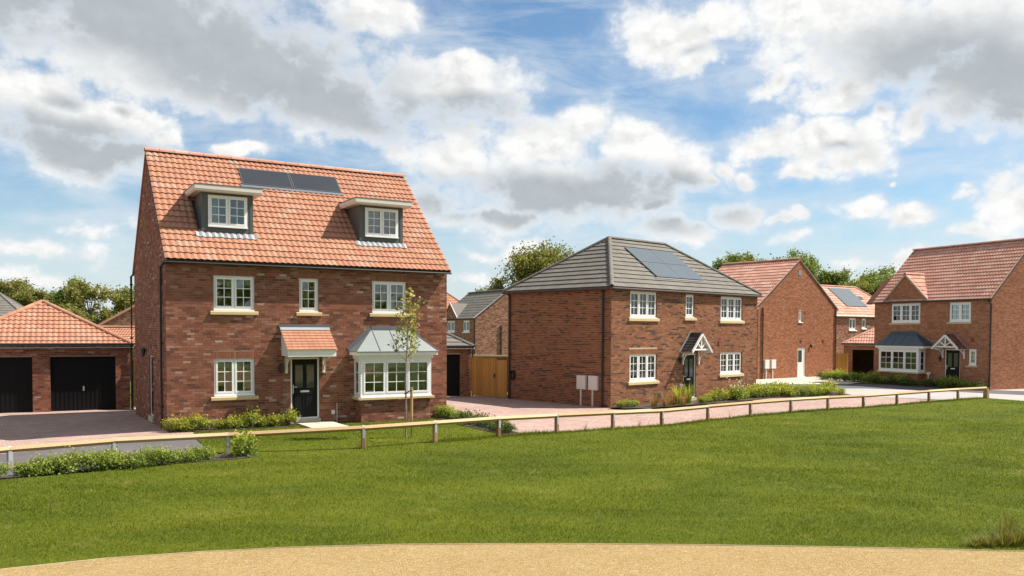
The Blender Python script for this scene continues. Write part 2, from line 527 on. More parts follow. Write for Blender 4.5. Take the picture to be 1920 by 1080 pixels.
mat_leaf('leaf_flower', [(0, (0.6, 0.6, 0.5)), (1, (0.8, 0.78, 0.7))])


def lawn_colour(nt, p):
    a = n_noise(nt, n_vec(nt, 'MULTIPLY', p, (0.55, 1.0, 1.0)), 0.30, 4.0, 0.6, 0.6)
    b_ = n_noise(nt, n_vec(nt, 'MULTIPLY', p, (0.6, 1.0, 1.0)), 1.7, 5.0, 0.65, 0.4)
    c = n_ramp(nt, (a * 0.68 + b_ * 0.32), [(0.32, (0.068, 0.092, 0.006)), (0.45, (0.096, 0.123, 0.008)), (0.56, (0.126, 0.146, 0.010)), (0.68, (0.168, 0.176, 0.022))])
    dry = n_noise(nt, p, 0.9, 5.0, 0.7).smooth(0.56, 0.76)
    return n_mix(nt, dry * 0.55, c, (0.25, 0.22, 0.06))


def mat_lawn():
    m, nt, b = mat_new('lawn_grass')
    p = pos_of(nt)
    c = lawn_colour(nt, p)
    f = n_noise(nt, n_vec(nt, 'MULTIPLY', p, (1.0, 0.6, 1.0)), 26.0, 5.0, 0.75)
    s = nt.nodes.new('ShaderNodeVectorMath')
    s.operation = 'SCALE'
    nt.links.new(c, s.inputs[0])
    nt.links.new((0.42 + f * 0.80).s, s.inputs['Scale'])
    nt.links.new(s.outputs[0], b.inputs['Base Color'])
    b.inputs['Roughness'].default_value = 0.9
    b.inputs['Specular IOR Level'].default_value = 0.1
    bump(nt, b, f, 0.03)
    # blades
    m, nt, b = mat_new('grass_blade')
    p = pos_of(nt)
    c = lawn_colour(nt, p)
    t = tint_of(nt)
    s = nt.nodes.new('ShaderNodeVectorMath')
    s.operation = 'SCALE'
    nt.links.new(c, s.inputs[0])
    nt.links.new((0.88 + t * 0.48).s, s.inputs['Scale'])
    cc = n_mix(nt, (t - 0.9).smooth(0.0, 0.05) * 0.6, s.outputs[0], (0.34, 0.28, 0.10))
    nt.links.new(cc, b.inputs['Base Color'])
    b.inputs['Roughness'].default_value = 0.6
    b.inputs['Specular IOR Level'].default_value = 0.15
    tl = n_new(nt, 'ShaderNodeBsdfTranslucent')
    nt.links.new(n_vec(nt, 'MULTIPLY', cc, (1.1, 1.2, 0.7)), tl.inputs[0])
    mx = n_new(nt, 'ShaderNodeMixShader')
    mx.inputs[0].default_value = 0.4
    nt.links.new(b.outputs[0], mx.inputs[1])
    nt.links.new(tl.outputs[0], mx.inputs[2])
    nt.links.new(mx.outputs[0], nt.nodes['Material Output'].inputs[0])


mat_lawn()


def mat_ground(name, c0, c1, big=0.5, fine=60.0, rough=0.95, bumpd=0.006, spots=None, brick=None):
    m, nt, b = mat_new(name)
    p = pos_of(nt)
    n1 = n_noise(nt, p, big, 5.0, 0.6)
    n2 = n_noise(nt, p, fine, 3.0, 0.7)
    f = (n1 * 0.55 + n2 * 0.45).smooth(0.28, 0.72)
    o = n_mix(nt, f, c0, c1)
    h = n2
    if spots and len(spots) > 4:
        o = n_mix(nt, n_noise(nt, p, 9.0, 10.0, 0.85).smooth(0.45, 0.60) * 0.9, o, spots[4])
        o = n_mix(nt, n_noise(nt, p, 11.0, 8.0, 0.78, 0.5).smooth(0.50, 0.64) * 0.75, o, spots[5])
    if spots:
        vo = nt.nodes.new('ShaderNodeTexVoronoi')
        vo.inputs['Scale'].default_value = spots[0]
        nt.links.new(p, vo.inputs['Vector'])
        sepc = nt.nodes.new('ShaderNodeSeparateColor')
        nt.links.new(vo.outputs['Color'], sepc.inputs[0])
        o = n_mix(nt, NX(nt, sepc.outputs[0]).smooth(0.35, 1.0) * spots[3], o, spots[1])
        o = n_mix(nt, (1.0 - NX(nt, sepc.outputs[1]).smooth(0.0, 0.45)) * spots[3], o, spots[2])
        h = NX(nt, vo.outputs['Distance']) * -1.0 + n2 * 0.4
    if brick:
        rot = nt.nodes.new('ShaderNodeMapping')
        rot.inputs['Rotation'].default_value = (0, 0, R(brick[0]))
        nt.links.new(p, rot.inputs['Vector'])
        bt = nt.nodes.new('ShaderNodeTexBrick')
        bt.offset = 0.5
        bt.inputs['Scale'].default_value = 1.0
        bt.inputs['Brick Width'].default_value = 0.21
        bt.inputs['Row Height'].default_value = 0.105
        bt.inputs['Mortar Size'].default_value = 0.005
        bt.inputs['Bias'].default_value = 0.0
        bt.inputs['Color1'].default_value = (0.80, 0.78, 0.76, 1)
        bt.inputs['Color2'].default_value = (1.12, 1.08, 1.06, 1)
        bt.inputs['Mortar'].default_value = (0.50, 0.47, 0.45, 1)
        nt.links.new(rot.outputs[0], bt.inputs['Vector'])
        o = n_mix(nt, 1.0, o, bt.outputs[0], 'MULTIPLY')
        st = n_noise(nt, p, 0.55, 7.0, 0.7, 0.6).smooth(0.50, 0.72)
        o = n_mix(nt, st * 0.30, o, (0.20, 0.145, 0.125))
        st = n_noise(nt, p, 1.9, 6.0, 0.7).smooth(0.60, 0.74)
        o = n_mix(nt, st * 0.25, o, (0.50, 0.41, 0.36))
    nt.links.new(o, b.inputs['Base Color'])
    b.inputs['Roughness'].default_value = rough
    b.inputs['Specular IOR Level'].default_value = 0.08
    if bumpd:
        bump(nt, b, h, bumpd)
    return m


mat_ground('soil_ground', (0.10, 0.12, 0.03), (0.17, 0.17, 0.05), 0.2, 8.0)
mat_ground('tarmac', (0.101, 0.093, 0.093), (0.142, 0.131, 0.131), 0.7, 120.0, 0.9, 0.003)
mat_ground('block_paving_pink', (0.346, 0.245, 0.207), (0.437, 0.317, 0.273), 0.35, 30.0, 0.9, 0.002, brick=(-33,))
mat_ground('paving_pale', (0.323, 0.296, 0.270), (0.407, 0.378, 0.350), 0.4, 30.0, 0.9, 0.002)
mat_ground('slab_buff', (0.430, 0.378, 0.292), (0.550, 0.490, 0.396), 1.2, 40.0, 0.9, 0.002)
mat_ground('mulch', (0.045, 0.034, 0.03), (0.13, 0.10, 0.085), 2.0, 40.0, 1.0, 0.02)
mat_ground('gravel_tan', (0.255, 0.172, 0.066), (0.379, 0.276, 0.126), 1.1, 55.0, 0.95, 0.010, spots=(75.0, (0.453, 0.347, 0.194), (0.227, 0.134, 0.043), 0.7, (0.292, 0.169, 0.043), (0.438, 0.340, 0.201)))
mat_tinted('gravel_stone', [(0, (0.214, 0.133, 0.052)), (0.4, (0.333, 0.241, 0.111)), (0.8, (0.415, 0.318, 0.177)), (1, (0.488, 0.415, 0.296))], wear=0.1, bumpd=0)
mat_plain('edging_timber', (0.636, 0.533, 0.310), 0.8, var=0.2, scale=5)


# ------------------------------------------------------------------ mesh building
class Basis:
    """o + ex*x + ey*y + en*n, en = ex x ey"""
    def __init__(self, o, ex, ey):
        self.o = Vector(o)
        self.ex = Vector(ex).normalized()
        self.ey = Vector(ey).normalized()
        self.en = self.ex.cross(self.ey)

    def __call__(self, x, y, n=0.0):
        return self.o + self.ex * x + self.ey * y + self.en * n

    def matrix(self, x=0, y=0, n=0):
        m = Matrix.Identity(4)
        p = self(x, y, n)
        for i in range(3):
            m[i][0], m[i][1], m[i][2], m[i][3] = self.ex[i], self.ey[i], self.en[i], p[i]
        return m


IDB = Basis((0, 0, 0), (1, 0, 0), (0, 1, 0))
Z = (0, 0, 1)


class MB:
    def __init__(self):
        self.v, self.f, self.m, self.t = [], [], [], []

    def face(self, pts, m=0, t=0.5):
        i = len(self.v)
        self.v.extend([tuple(p) for p in pts])
        self.f.append(tuple(range(i, i + len(pts))))
        self.m.append(m)
        self.t.append(t)

    def box(self, P, x0, x1, y0, y1, n0, n1, m=0, t=0.5, back=True):
        i = len(self.v)
        for n in (n0, n1):
            for (x, y) in ((x0, y0), (x1, y0), (x1, y1), (x0, y1)):
                self.v.append(tuple(P(x, y, n)))
        fs = [(4, 5, 6, 7), (0, 1, 5, 4), (1, 2, 6, 5), (2, 3, 7, 6), (3, 0, 4, 7)]
        if back:
            fs.append((3, 2, 1, 0))
        for q in fs:
            self.f.append(tuple(i + k for k in q))
            self.m.append(m)
            self.t.append(t)

    def prism(self, P, pts, n0, n1, m=0, t=0.5):
        """polygon pts in the plane of P (counter-clockwise seen from +n), extruded n0..n1"""
        i, k = len(self.v), len(pts)
        for n in (n0, n1):
            for (x, y) in pts:
                self.v.append(tuple(P(x, y, n)))
        self.f.append(tuple(range(i + k, i + 2 * k)))
        self.f.append(tuple(range(i + k - 1, i - 1, -1)))
        for a in range(k):
            b = (a + 1) % k
            self.f.append((i + a, i + b, i + k + b, i + k + a))
        self.m.extend([m] * (k + 2))
        self.t.extend([t] * (k + 2))

    def tube(self, path, r, seg=8, m=0, t=0.5, caps=True):
        path = [Vector(p) for p in path]
        rs = r if isinstance(r, (list, tuple)) else [r] * len(path)
        i0 = len(self.v)
        for k, p in enumerate(path):
            d = (path[min(k + 1, len(path) - 1)] - path[max(k - 1, 0)]).normalized()
            u = d.cross(Vector((0, 0, 1)))
            if u.length < 1e-3:
                u = d.cross(Vector((1, 0, 0)))
            u.normalize()
            w = u.cross(d)
            for a in range(seg):
                c, s = math.cos(2 * math.pi * a / seg), math.sin(2 * math.pi * a / seg)
                self.v.append(tuple(p + (u * c + w * s) * rs[k]))
        for k in range(len(path) - 1):
            for a in range(seg):
                b = (a + 1) % seg
                self.f.append((i0 + k * seg + a, i0 + (k + 1) * seg + a, i0 + (k + 1) * seg + b, i0 + k * seg + b))
                self.m.append(m)
                self.t.append(t)
        if caps:
            self.f.append(tuple(i0 + a for a in range(seg)))
            self.f.append(tuple(i0 + (len(path) - 1) * seg + a for a in range(seg - 1, -1, -1)))
            self.m.extend([m, m])
            self.t.extend([t, t])

    def mesh(self, name, mats, smooth=False):
        me = bpy.data.meshes.new(name)
        me.from_pydata(self.v, [], self.f)
        for k in (mats if isinstance(mats, (list, tuple)) else [mats]):
            me.materials.append(MATS[k])
        if any(self.m):
            me.polygons.foreach_set('material_index', self.m)
        at = me.attributes.new('tint', 'FLOAT', 'FACE')
        at.data.foreach_set('value', self.t)
        if smooth:
            me.polygons.foreach_set('use_smooth', [True] * len(self.f))
        me.update()
        return me

    def build(self, name, mats, parent=None, smooth=False, **props):
        return put(name, self.mesh(name, mats, smooth), parent, **props)


def put(name, me, parent=None, mat=None, **props):
    o = bpy.data.objects.new(name, me)
    COL.objects.link(o)
    if parent is not None:
        o.parent = parent
    if mat is not None:
        o.matrix_basis = mat
    for k, v in props.items():
        o[k] = v
    return o


def thing(name, label, cat, loc=(0, 0, 0), rz=0.0, group=None):
    o = bpy.data.objects.new(name, None)
    COL.objects.link(o)
    o.location = loc
    o.rotation_euler = (0, 0, rz)
    o.empty_display_size = 0.2
    o['label'] = label
    o['category'] = cat
    if group:
        o['group'] = group
    return o


def tag(o, label, cat, group=None):
    o['label'] = label
    o['category'] = cat
    if group:
        o['group'] = group
    return o


def world_of(house):
    return Matrix.Translation(house.location) @ Matrix.Rotation(house.rotation_euler.z, 4, 'Z')


def ground_z(x, y):
    q = x + 0.6 * (y - 26.0)
    return float(np.interp(q, [-0.5, 7.0, 60.0], [0.0, -0.25, -0.31]) + np.interp(x, [-13.5, -10.3], [-0.15, 0.0]))
# ------------------------------------------------------------------ building helpers
def subtract(iv, a, b):
    out = []
    for (p, q) in iv:
        if b <= p or a >= q:
            out.append((p, q))
        else:
            if a > p:
                out.append((p, a))
            if b < q:
                out.append((b, q))
    return out


def wall_face(mb, P, W, z0, z1, holes, m=0, gable=None):
    xs = sorted(set([0.0, W] + [v for h in holes for v in h[:2] if 0 < v < W]))
    zs = sorted(set([z0, z1] + [v for h in holes for v in h[2:4] if z0 < v < z1]))
    for i in range(len(xs) - 1):
        for j in range(len(zs) - 1):
            cx, cz = (xs[i] + xs[i + 1]) / 2, (zs[j] + zs[j + 1]) / 2
            if any(h[0] < cx < h[1] and h[2] < cz < h[3] for h in holes):
                continue
            mb.face([P(xs[i], zs[j]), P(xs[i + 1], zs[j]), P(xs[i + 1], zs[j + 1]), P(xs[i], zs[j + 1])], m)
    if gable:
        mb.face([P(gable[0], z1), P(gable[1], z1), P((gable[0] + gable[1]) / 2, gable[2])], m)
    for h in holes:
        a, b, c, d = h[:4]
        dp = -0.16
        mb.face([P(a, c), P(a, d), P(a, d, dp), P(a, c, dp)], 1, 0.45)
        mb.face([P(b, d), P(b, c), P(b, c, dp), P(b, d, dp)], 1, 0.45)
        mb.face([P(a, d), P(b, d), P(b, d, dp), P(a, d, dp)], 1, 0.45)
        mb.face([P(b, c), P(a, c), P(a, c, dp), P(b, c, dp)], 1, 0.45)


def brick_list(P, W, z0, z1, holes, rng, gable=None, soldiers=(), dark=0.0, pitch=0.075):
    out = []
    top = gable[2] if gable else z1
    n = int((top - z0) / pitch) + 1
    holes = list(holes) + [tuple(s) for s in soldiers]
    for i in range(n):
        za = z0 + i * pitch
        zb = za + pitch - 0.011
        lo, hi = 0.0, W
        if zb > z1:
            if not gable:
                if za < z1 - 0.02:
                    zb = z1 - 0.004
                else:
                    continue
            else:
                k = (zb - z1) / (gable[2] - z1)
                mid = (gable[0] + gable[1]) / 2
                lo = max(0.0, gable[0] + (mid - gable[0]) * k)
                hi = min(W, gable[1] - (gable[1] - mid) * k)
                if k > 0.985:
                    continue
        x = -0.1125 if i % 2 else 0.0
        was = False
        while x < hi:
            a, b = max(x, lo) , min(x + 0.215, hi)
            iv = [(a, b)] if b - a > 0.03 else []
            for h in holes:
                if h[2] < zb - 0.004 and h[3] > za + 0.004:
                    iv = subtract(iv, h[0], h[1])
            if dark:
                was = rng.random() < (0.40 if was else dark)
                t = rng.random() * 0.13 if was else 0.2 + rng.random() * 0.8
            else:
                t = rng.random()
            for (p, q) in iv:
                if q - p > 0.025:
                    out.append((p, q, za, zb, 0.003 + rng.random() * 0.005, t))
            x += 0.225
    for s in soldiers:
        x = s[0]
        while x < s[1] - 0.03:
            out.append((x, min(x + 0.064, s[1]), s[2], s[3] - 0.008, 0.004 + rng.random() * 0.004, 0.3 + 0.55 * rng.random()))
            x += 0.075
    return out


def add_bricks(mb, P, lst):
    for (a, b, c, d, n, t) in lst:
        mb.box(P, a, b, c, d, -0.004, n, 0, t, back=False)


class House:
    """collects the walls of one building; the bricks that show largest become objects, the rest one mesh"""
    def __init__(self, root, brick, mortar, seed, dark=0.0):
        self.root, self.brick, self.mortar = root, brick, mortar
        self.rng = random.Random(seed)
        self.dark = dark
        self.rest = MB()
        self.cand = []

    def wall(self, name, P, W, z0, z1, holes=(), gable=None, soldiers=(), pick=None):
        mb = MB()
        wall_face(mb, P, W, z0, z1, holes, 0, gable)
        o = mb.build(name, [self.mortar, self.brick], self.root)
        lst = brick_list(P, W, z0, z1, holes, self.rng, gable, soldiers, self.dark)
        if pick:
            self.cand.extend([(o, P, b) for b in lst])
            self.pick = pick
        else:
            add_bricks(self.rest, P, lst)
        return o

    def finish(self):
        M = world_of(self.root)
        eye = Vector((0, 0, CAM_H))
        pickd = []
        for c in self.cand:
            o, P, b = c
            full = b[1] - b[0] > 0.2 and b[3] - b[2] < 0.07
            ok = full and b[2] > 0.45
            pickd.append(((M @ P((b[0] + b[1]) / 2, b[2]) - eye).length if ok else 1e9, c))
        pickd.sort(key=lambda k: k[0])
        nmax = 300 if self.cand else 0
        meshes = []
        for k in range(16):
            mb = MB()
            mb.box(IDB, 0, 0.215, 0, 0.064, -0.004, 0.004 + 0.001 * (k % 4), 0, 0.0, back=False)
            me = mb.mesh('brick', self.brick)
            meshes.append(me)
        used = [False] * 16
        for i, (dist, (o, P, b)) in enumerate(pickd):
            if i < nmax and dist < 1e8:
                k = int(b[5] * 15.99)
                if not used[k]:
                    meshes[k].attributes['tint'].data.foreach_set('value', [(k + 0.5) / 16.0] * len(meshes[k].polygons))
                    used[k] = True
                put('brick', meshes[k], o, P.matrix(b[0], b[2], 0))
            else:
                add_bricks(self.rest, P, [b])
        if self.rest.f:
            self.rest.build('brickwork', self.brick, self.root, kind='stuff')


def pane_mesh(w, h, mat, cache={}):
    key = (round(w, 3), round(h, 3), mat)
    if key not in cache:
        mb = MB()
        mb.box(IDB, 0, w, 0, h, -0.004, 0.004)
        cache[key] = mb.mesh('pane', mat)
    return cache[key]


def glaze(parent, P, x0, x1, z0, z1, cols, rows, n, rng, glass='window_glass', bars=None, bw=0.022):
    """panes of one casement between glazing bars; bars is an MB that collects the bars"""
    cw, rh = (x1 - x0) / cols, (z1 - z0) / rows
    for i in range(cols):
        for j in range(rows):
            a, b = x0 + i * cw, z0 + j * rh
            M = P.matrix(a, b, n) @ Matrix.Rotation((rng.random() - 0.5) * 0.012, 4, 'X') @ Matrix.Rotation((rng.random() - 0.5) * 0.012, 4, 'Y')
            put('pane', pane_mesh(cw, rh, glass), parent, M)
    if bars is not None:
        for i in range(1, cols):
            bars.box(P, x0 + i * cw - bw / 2, x0 + i * cw + bw / 2, z0, z1, n + 0.004, n + 0.018)
        for j in range(1, rows):
            bars.box(P, x0, x1, z0 + j * rh - bw / 2, z0 + j * rh + bw / 2, n + 0.004, n + 0.016)


RNG = random.Random(5)


def room_box(parent, P, x0, x1, z0, z1, n0, depth=2.6, mat='plaster', ext=(0.35, 0.7, 0.25)):
    mb = MB()
    a, b, c, d = x0 - ext[0], x1 + ext[0], z0 - ext[1], z1 + ext[2]
    f = n0 - depth
    mb.face([P(a, c, f), P(b, c, f), P(b, d, f), P(a, d, f)])
    mb.face([P(a, c, n0), P(a, c, f), P(a, d, f), P(a, d, n0)])
    mb.face([P(b, c, f), P(b, c, n0), P(b, d, n0), P(b, d, f)])
    mb.face([P(a, d, f), P(b, d, f), P(b, d, n0), P(a, d, n0)])
    mb.face([P(a, c, n0), P(b, c, n0), P(b, c, f), P(a, c, f)], 1)
    # wall round the window seen from inside, so that the room is closed
    for q in (((a, c), (b, c), (b, z0), (a, z0)), ((a, z1), (b, z1), (b, d), (a, d)), ((a, z0), (x0, z0), (x0, z1), (a, z1)), ((x1, z0), (b, z0), (b, z1), (x1, z1))):
        mb.face([P(u, v, n0) for (u, v) in q])
    return mb.build('room_lining', [mat, 'carpet_floor'], parent)


def curtain(parent, P, x0, x1, z0, z1, n, mat='blind_cloth'):
    mb = MB()
    k = max(4, int((x1 - x0) / 0.04))
    for i in range(k):
        a, b = x0 + (x1 - x0) * i / k, x0 + (x1 - x0) * (i + 1) / k
        na, nb = n + 0.02 * math.sin(i * 1.9), n + 0.02 * math.sin((i + 1) * 1.9)
        mb.face([P(a, z0, na), P(b, z0, nb), P(b, z1, nb), P(a, z1, na)])
    return mb.build('curtain', mat, parent)


def window(house, P, x0, x1, z0, z1, n=2, cols=2, rows=3, depth=0.05, sill=True, blind=0.0, curtains=(), room=True, fr=0.055, sash=0.05, glass='window_glass', name='window', bars=True, sill_h=0.125, sill_ext=0.10, frame_mat='white_upvc', sill_mat='buff_stone', room_ext=(0.35, 0.7, 0.25), room_depth=2.6):
    mb = MB()
    f0, f1 = -depth - 0.06, -depth
    mb.box(P, x0, x1, z0, z0 + fr, f0, f1)
    mb.box(P, x0, x1, z1 - fr, z1, f0, f1)
    mb.box(P, x0, x0 + fr, z0 + fr, z1 - fr, f0, f1)
    mb.box(P, x1 - fr, x1, z0 + fr, z1 - fr, f0, f1)
    iw = (x1 - x0 - 2 * fr) / n
    for k in range(1, n):
        c = x0 + fr + k * iw
        mb.box(P, c - 0.018, c + 0.018, z0 + fr, z1 - fr, f0, f1 - 0.004)
    cas = []
    for k in range(n):
        a, b = x0 + fr + k * iw + (0.022 if k else 0.004), x0 + fr + (k + 1) * iw - (0.022 if k < n - 1 else 0.004)
        c, d = z0 + fr + 0.004, z1 - fr - 0.004
        g0, g1 = f0 + 0.01, f1 + 0.014
        mb.box(P, a, b, c, c + sash, g0, g1)
        mb.box(P, a, b, d - sash, d, g0, g1)
        mb.box(P, a, a + sash, c + sash, d - sash, g0, g1)
        mb.box(P, b - sash, b, c + sash, d - sash, g0, g1)
        cas.append((a + sash, b - sash, c + sash, d - sash))
    # projecting drip at the foot of the frame
    mb.box(P, x0 - 0.01, x1 + 0.01, z0 - 0.035, z0, f0, f1 + 0.05)
    o = mb.build(name, frame_mat, house)
    bm_ = MB()
    for (a, b, c, d) in cas:
        glaze(o, P, a, b, c, d, cols, rows, f1 - 0.03, RNG, glass, bm_ if bars else None)
    if bars and bm_.f:
        bm_.build('glazing_bars', frame_mat, o)
    if sill:
        s = MB()
        zt = z0 - 0.035
        A, B = x0 - sill_ext, x1 + sill_ext
        i = len(s.v)
        prof = [(-0.12, zt), (-0.12, zt - sill_h), (0.06, zt - sill_h), (0.075, zt - sill_h + 0.015), (0.075, zt - 0.03), (0.02, zt - 0.012)]
        for x in (A, B):
            for (nn, zz) in prof:
                s.v.append(tuple(P(x, zz, nn)))
        k = len(prof)
        for a in range(k):
            b = (a + 1) % k
            s.f.append((a, b, k + b, k + a))
        s.f.append(tuple(range(k)))
        s.f.append(tuple(range(2 * k - 1, k - 1, -1)))
        s.m = [0] * len(s.f)
        s.t = [0.5] * len(s.f)
        s.build('sill', sill_mat, o)
    if room:
        room_box(o, P, x0, x1, z0, z1, -0.17, room_depth, ext=room_ext)
        if blind > 0:
            b_ = MB()
            b_.box(P, x0 + 0.03, x1 - 0.03, z1 - fr - blind, z1 - fr + 0.02, -0.20, -0.185)
            b_.build('blind', 'blind_cloth', o)
        for (a, b) in curtains:
            curtain(o, P, a, b, z0 - 0.1, z1 + 0.05, -0.26)
    return o


# ---- roof coverings
def clip_poly(pts, planes):
    for (a, b, c) in planes:
        out = []
        for i in range(len(pts)):
            p, q = pts[i], pts[(i + 1) % len(pts)]
            dp, dq = a * p[0] + b * p[1] - c, a * q[0] + b * q[1] - c
            if dp <= 0:
                out.append(p)
            if (dp < 0 < dq) or (dq < 0 < dp):
                t = dp / (dp - dq)
                out.append(tuple(p[k] + (q[k] - p[k]) * t for k in range(3)))
        pts = out
        if len(pts) < 3:
            return []
    return pts


def pantile_faces(tw, L, rolls=2, seg=4, amp=0.030, lift=0.037):
    xs, hs = [], []
    N = rolls * seg
    for i in range(N + 1):
        u = (i / seg) % 1.0 if i < N else 0.0
        xs.append(tw * i / N)
        hs.append(amp * (0.5 - 0.5 * math.cos(2 * math.pi * ((i / seg) % 1.0))) ** 0.85)
    faces = []
    for i in range(N):
        a, b, ha, hb = xs[i], xs[i + 1], hs[i], hs[i + 1]
        faces.append([(a, 0, lift + ha), (b, 0, lift + hb), (b, L, 0.002 + hb), (a, L, 0.002 + ha)])
        faces.append([(a, 0, lift + ha - 0.016), (b, 0, lift + hb - 0.016), (b, 0, lift + hb), (a, 0, lift + ha)])
        faces.append([(a, 0, lift + ha - 0.016), (a, 0.06, lift + ha - 0.016), (b, 0.06, lift + hb - 0.016), (b, 0, lift + hb - 0.016)])
    return faces


def flat_faces(tw, L, lift=0.028):
    e = lift * 0.5
    return [[(0.003, 0, lift), (tw - 0.003, 0, lift), (tw - 0.003, L, 0.003), (0.003, L, 0.003)],
            [(0.003, 0, e), (tw - 0.003, 0, e), (tw - 0.003, 0, lift), (0.003, 0, lift)],
            [(0.003, 0, e), (0.003, 0.06, e), (tw - 0.003, 0.06, e), (tw - 0.003, 0, e)]]


def tiles(house, roof, P, W, L, rows, cols, faces, mat, planes=(), holes=(), limit=0, x_off=0.0, name='roof_tile', rest='roof_tiling', rng=None, stagger=0.0):
    """covers the slope P (x along the eaves, y up the slope); tiles nearest the camera become objects"""
    rng = rng or RNG
    tw, g = W / cols, L / rows
    proto = faces(tw, g * 1.12)
    M = world_of(house)
    eye = Vector((0, 0, CAM_H))
    rest_mb = MB()
    cand = []
    for j in range(rows):
        for i in range(-1 if stagger else 0, cols):
            x, y = x_off + i * tw + (stagger * tw if j % 2 else 0.0), j * g
            cx, cy = x + tw / 2, y + g / 2
            if any(h[0] < cx < h[1] and h[2] < cy < h[3] for h in holes):
                continue
            cor = [(x, y), (x + tw, y), (x + tw, y + g), (x, y + g)]
            ins = [all(a * p[0] + b * p[1] <= c + 1e-6 for (a, b, c) in planes) for p in cor]
            t = rng.random()
            dx = Vector((x, y, 0))
            if all(ins):
                cand.append(((M @ P(cx, cy) - eye).length, x, y, t))
            elif planes:
                for q in proto:
                    pts = clip_poly([(p[0] + x, p[1] + y, p[2]) for p in q], planes)
                    if pts:
                        rest_mb.face([P(*p) for p in pts], 0, t)
    cand.sort()
    meshes = {}
    jit = random.Random(3)
    for k, (d, x, y, t) in enumerate(cand):
        if k < limit:
            q = int(t * 11.99)
            if q not in meshes:
                mb = MB()
                for fc in proto:
                    mb.face(fc, 0, (q + 0.5) / 12.0)
                meshes[q] = mb.mesh(name, mat)
            put(name, meshes[q], roof, P.matrix(x, y, 0) @ Matrix.Rotation((jit.random() - 0.5) * 0.012, 4, 'Z') @ Matrix.Rotation((jit.random() - 0.5) * 0.010, 4, 'X'))
        else:
            for fc in proto:
                rest_mb.face([P(p[0] + x, p[1] + y, p[2]) for p in fc], 0, t)
    if rest_mb.f:
        rest_mb.build(rest, mat, house, kind='stuff')


def courses(house, roof, P, L, rows, tw, mat, planes, x0, x1, lift=0.042):
    """plain flat tiles, one object a course"""
    g = L / rows
    for j in range(rows):
        mb = MB()
        off = (tw / 2 if j % 2 else 0.0)
        i = 0
        x = x0 - off
        while x < x1:
            t = RNG.random()
            for q in flat_faces(tw, g * 1.08, lift):
                pts = clip_poly([(p[0] + x, p[1] + j * g, p[2]) for p in q], planes)
                if pts:
                    mb.face([P(*p) for p in pts], 0, t)
            x += tw
        if mb.f:
            mb.build('tile_course', mat, roof)


def ridge_tiles(parent, A, B, r, mat, L=0.45, lift=0.0, name='ridge_tile', flat=1.0):
    A, B = Vector(A), Vector(B)
    n = max(1, round((B - A).length / L))
    L = (B - A).length / n
    ex = (B - A).normalized()
    ey = Vector((0, 0, 1)).cross(ex).normalized()
    ez = ex.cross(ey)
    meshes = []
    for v in range(4):
        mb = MB()
        seg = 6
        ln = L - 0.012
        for s in range(seg):
            a, b = math.pi * s / seg, math.pi * (s + 1) / seg
            pa, pb = (-math.cos(a) * r, math.sin(a) * r * flat), (-math.cos(b) * r, math.sin(b) * r * flat)
            mb.face([(0, pa[0], pa[1]), (0, pb[0], pb[1]), (ln, pb[0], pb[1]), (ln, pa[0], pa[1])][::-1], 0, (v + 0.5) / 4)
            for xx in (0, ln):
                mb.face([(xx, pa[0], pa[1]), (xx, pb[0], pb[1]), (xx, pb[0] * 0.8, pb[1] * 0.8), (xx, pa[0] * 0.8, pa[1] * 0.8)], 0, (v + 0.5) / 4)
        meshes.append(mb.mesh(name, mat, True))
    for i in range(n):
        p = A + ex * (L * i) + ez * lift
        M = Matrix.Identity(4)
        for k in range(3):
            M[k][0], M[k][1], M[k][2], M[k][3] = ex[k], ey[k], ez[k], p[k]
        put(name, meshes[RNG.randrange(4)], parent, M)


def pipe(parent, pts, r=0.036, mat='black_plastic', clips=True, name='drainpipe'):
    mb = MB()
    mb.tube(pts, r, 8)
    if clips and len(pts) >= 2:
        a, b = Vector(pts[-2]), Vector(pts[-1])
        k = max(1, int((a - b).length / 1.7))
        for i in range(k + 1):
            p = a.lerp(b, (i + 0.15) / (k + 0.5))
            mb.tube([p + Vector((0, 0, 0.03)), p - Vector((0, 0, 0.03))], r * 1.35, 8)
    return mb.build(name, mat, parent)


def gutter(parent, a, b, r=0.055, mat='black_plastic'):
    mb = MB()
    mb.tube([a, b], r, 8)
    return mb.build('gutter', mat, parent)


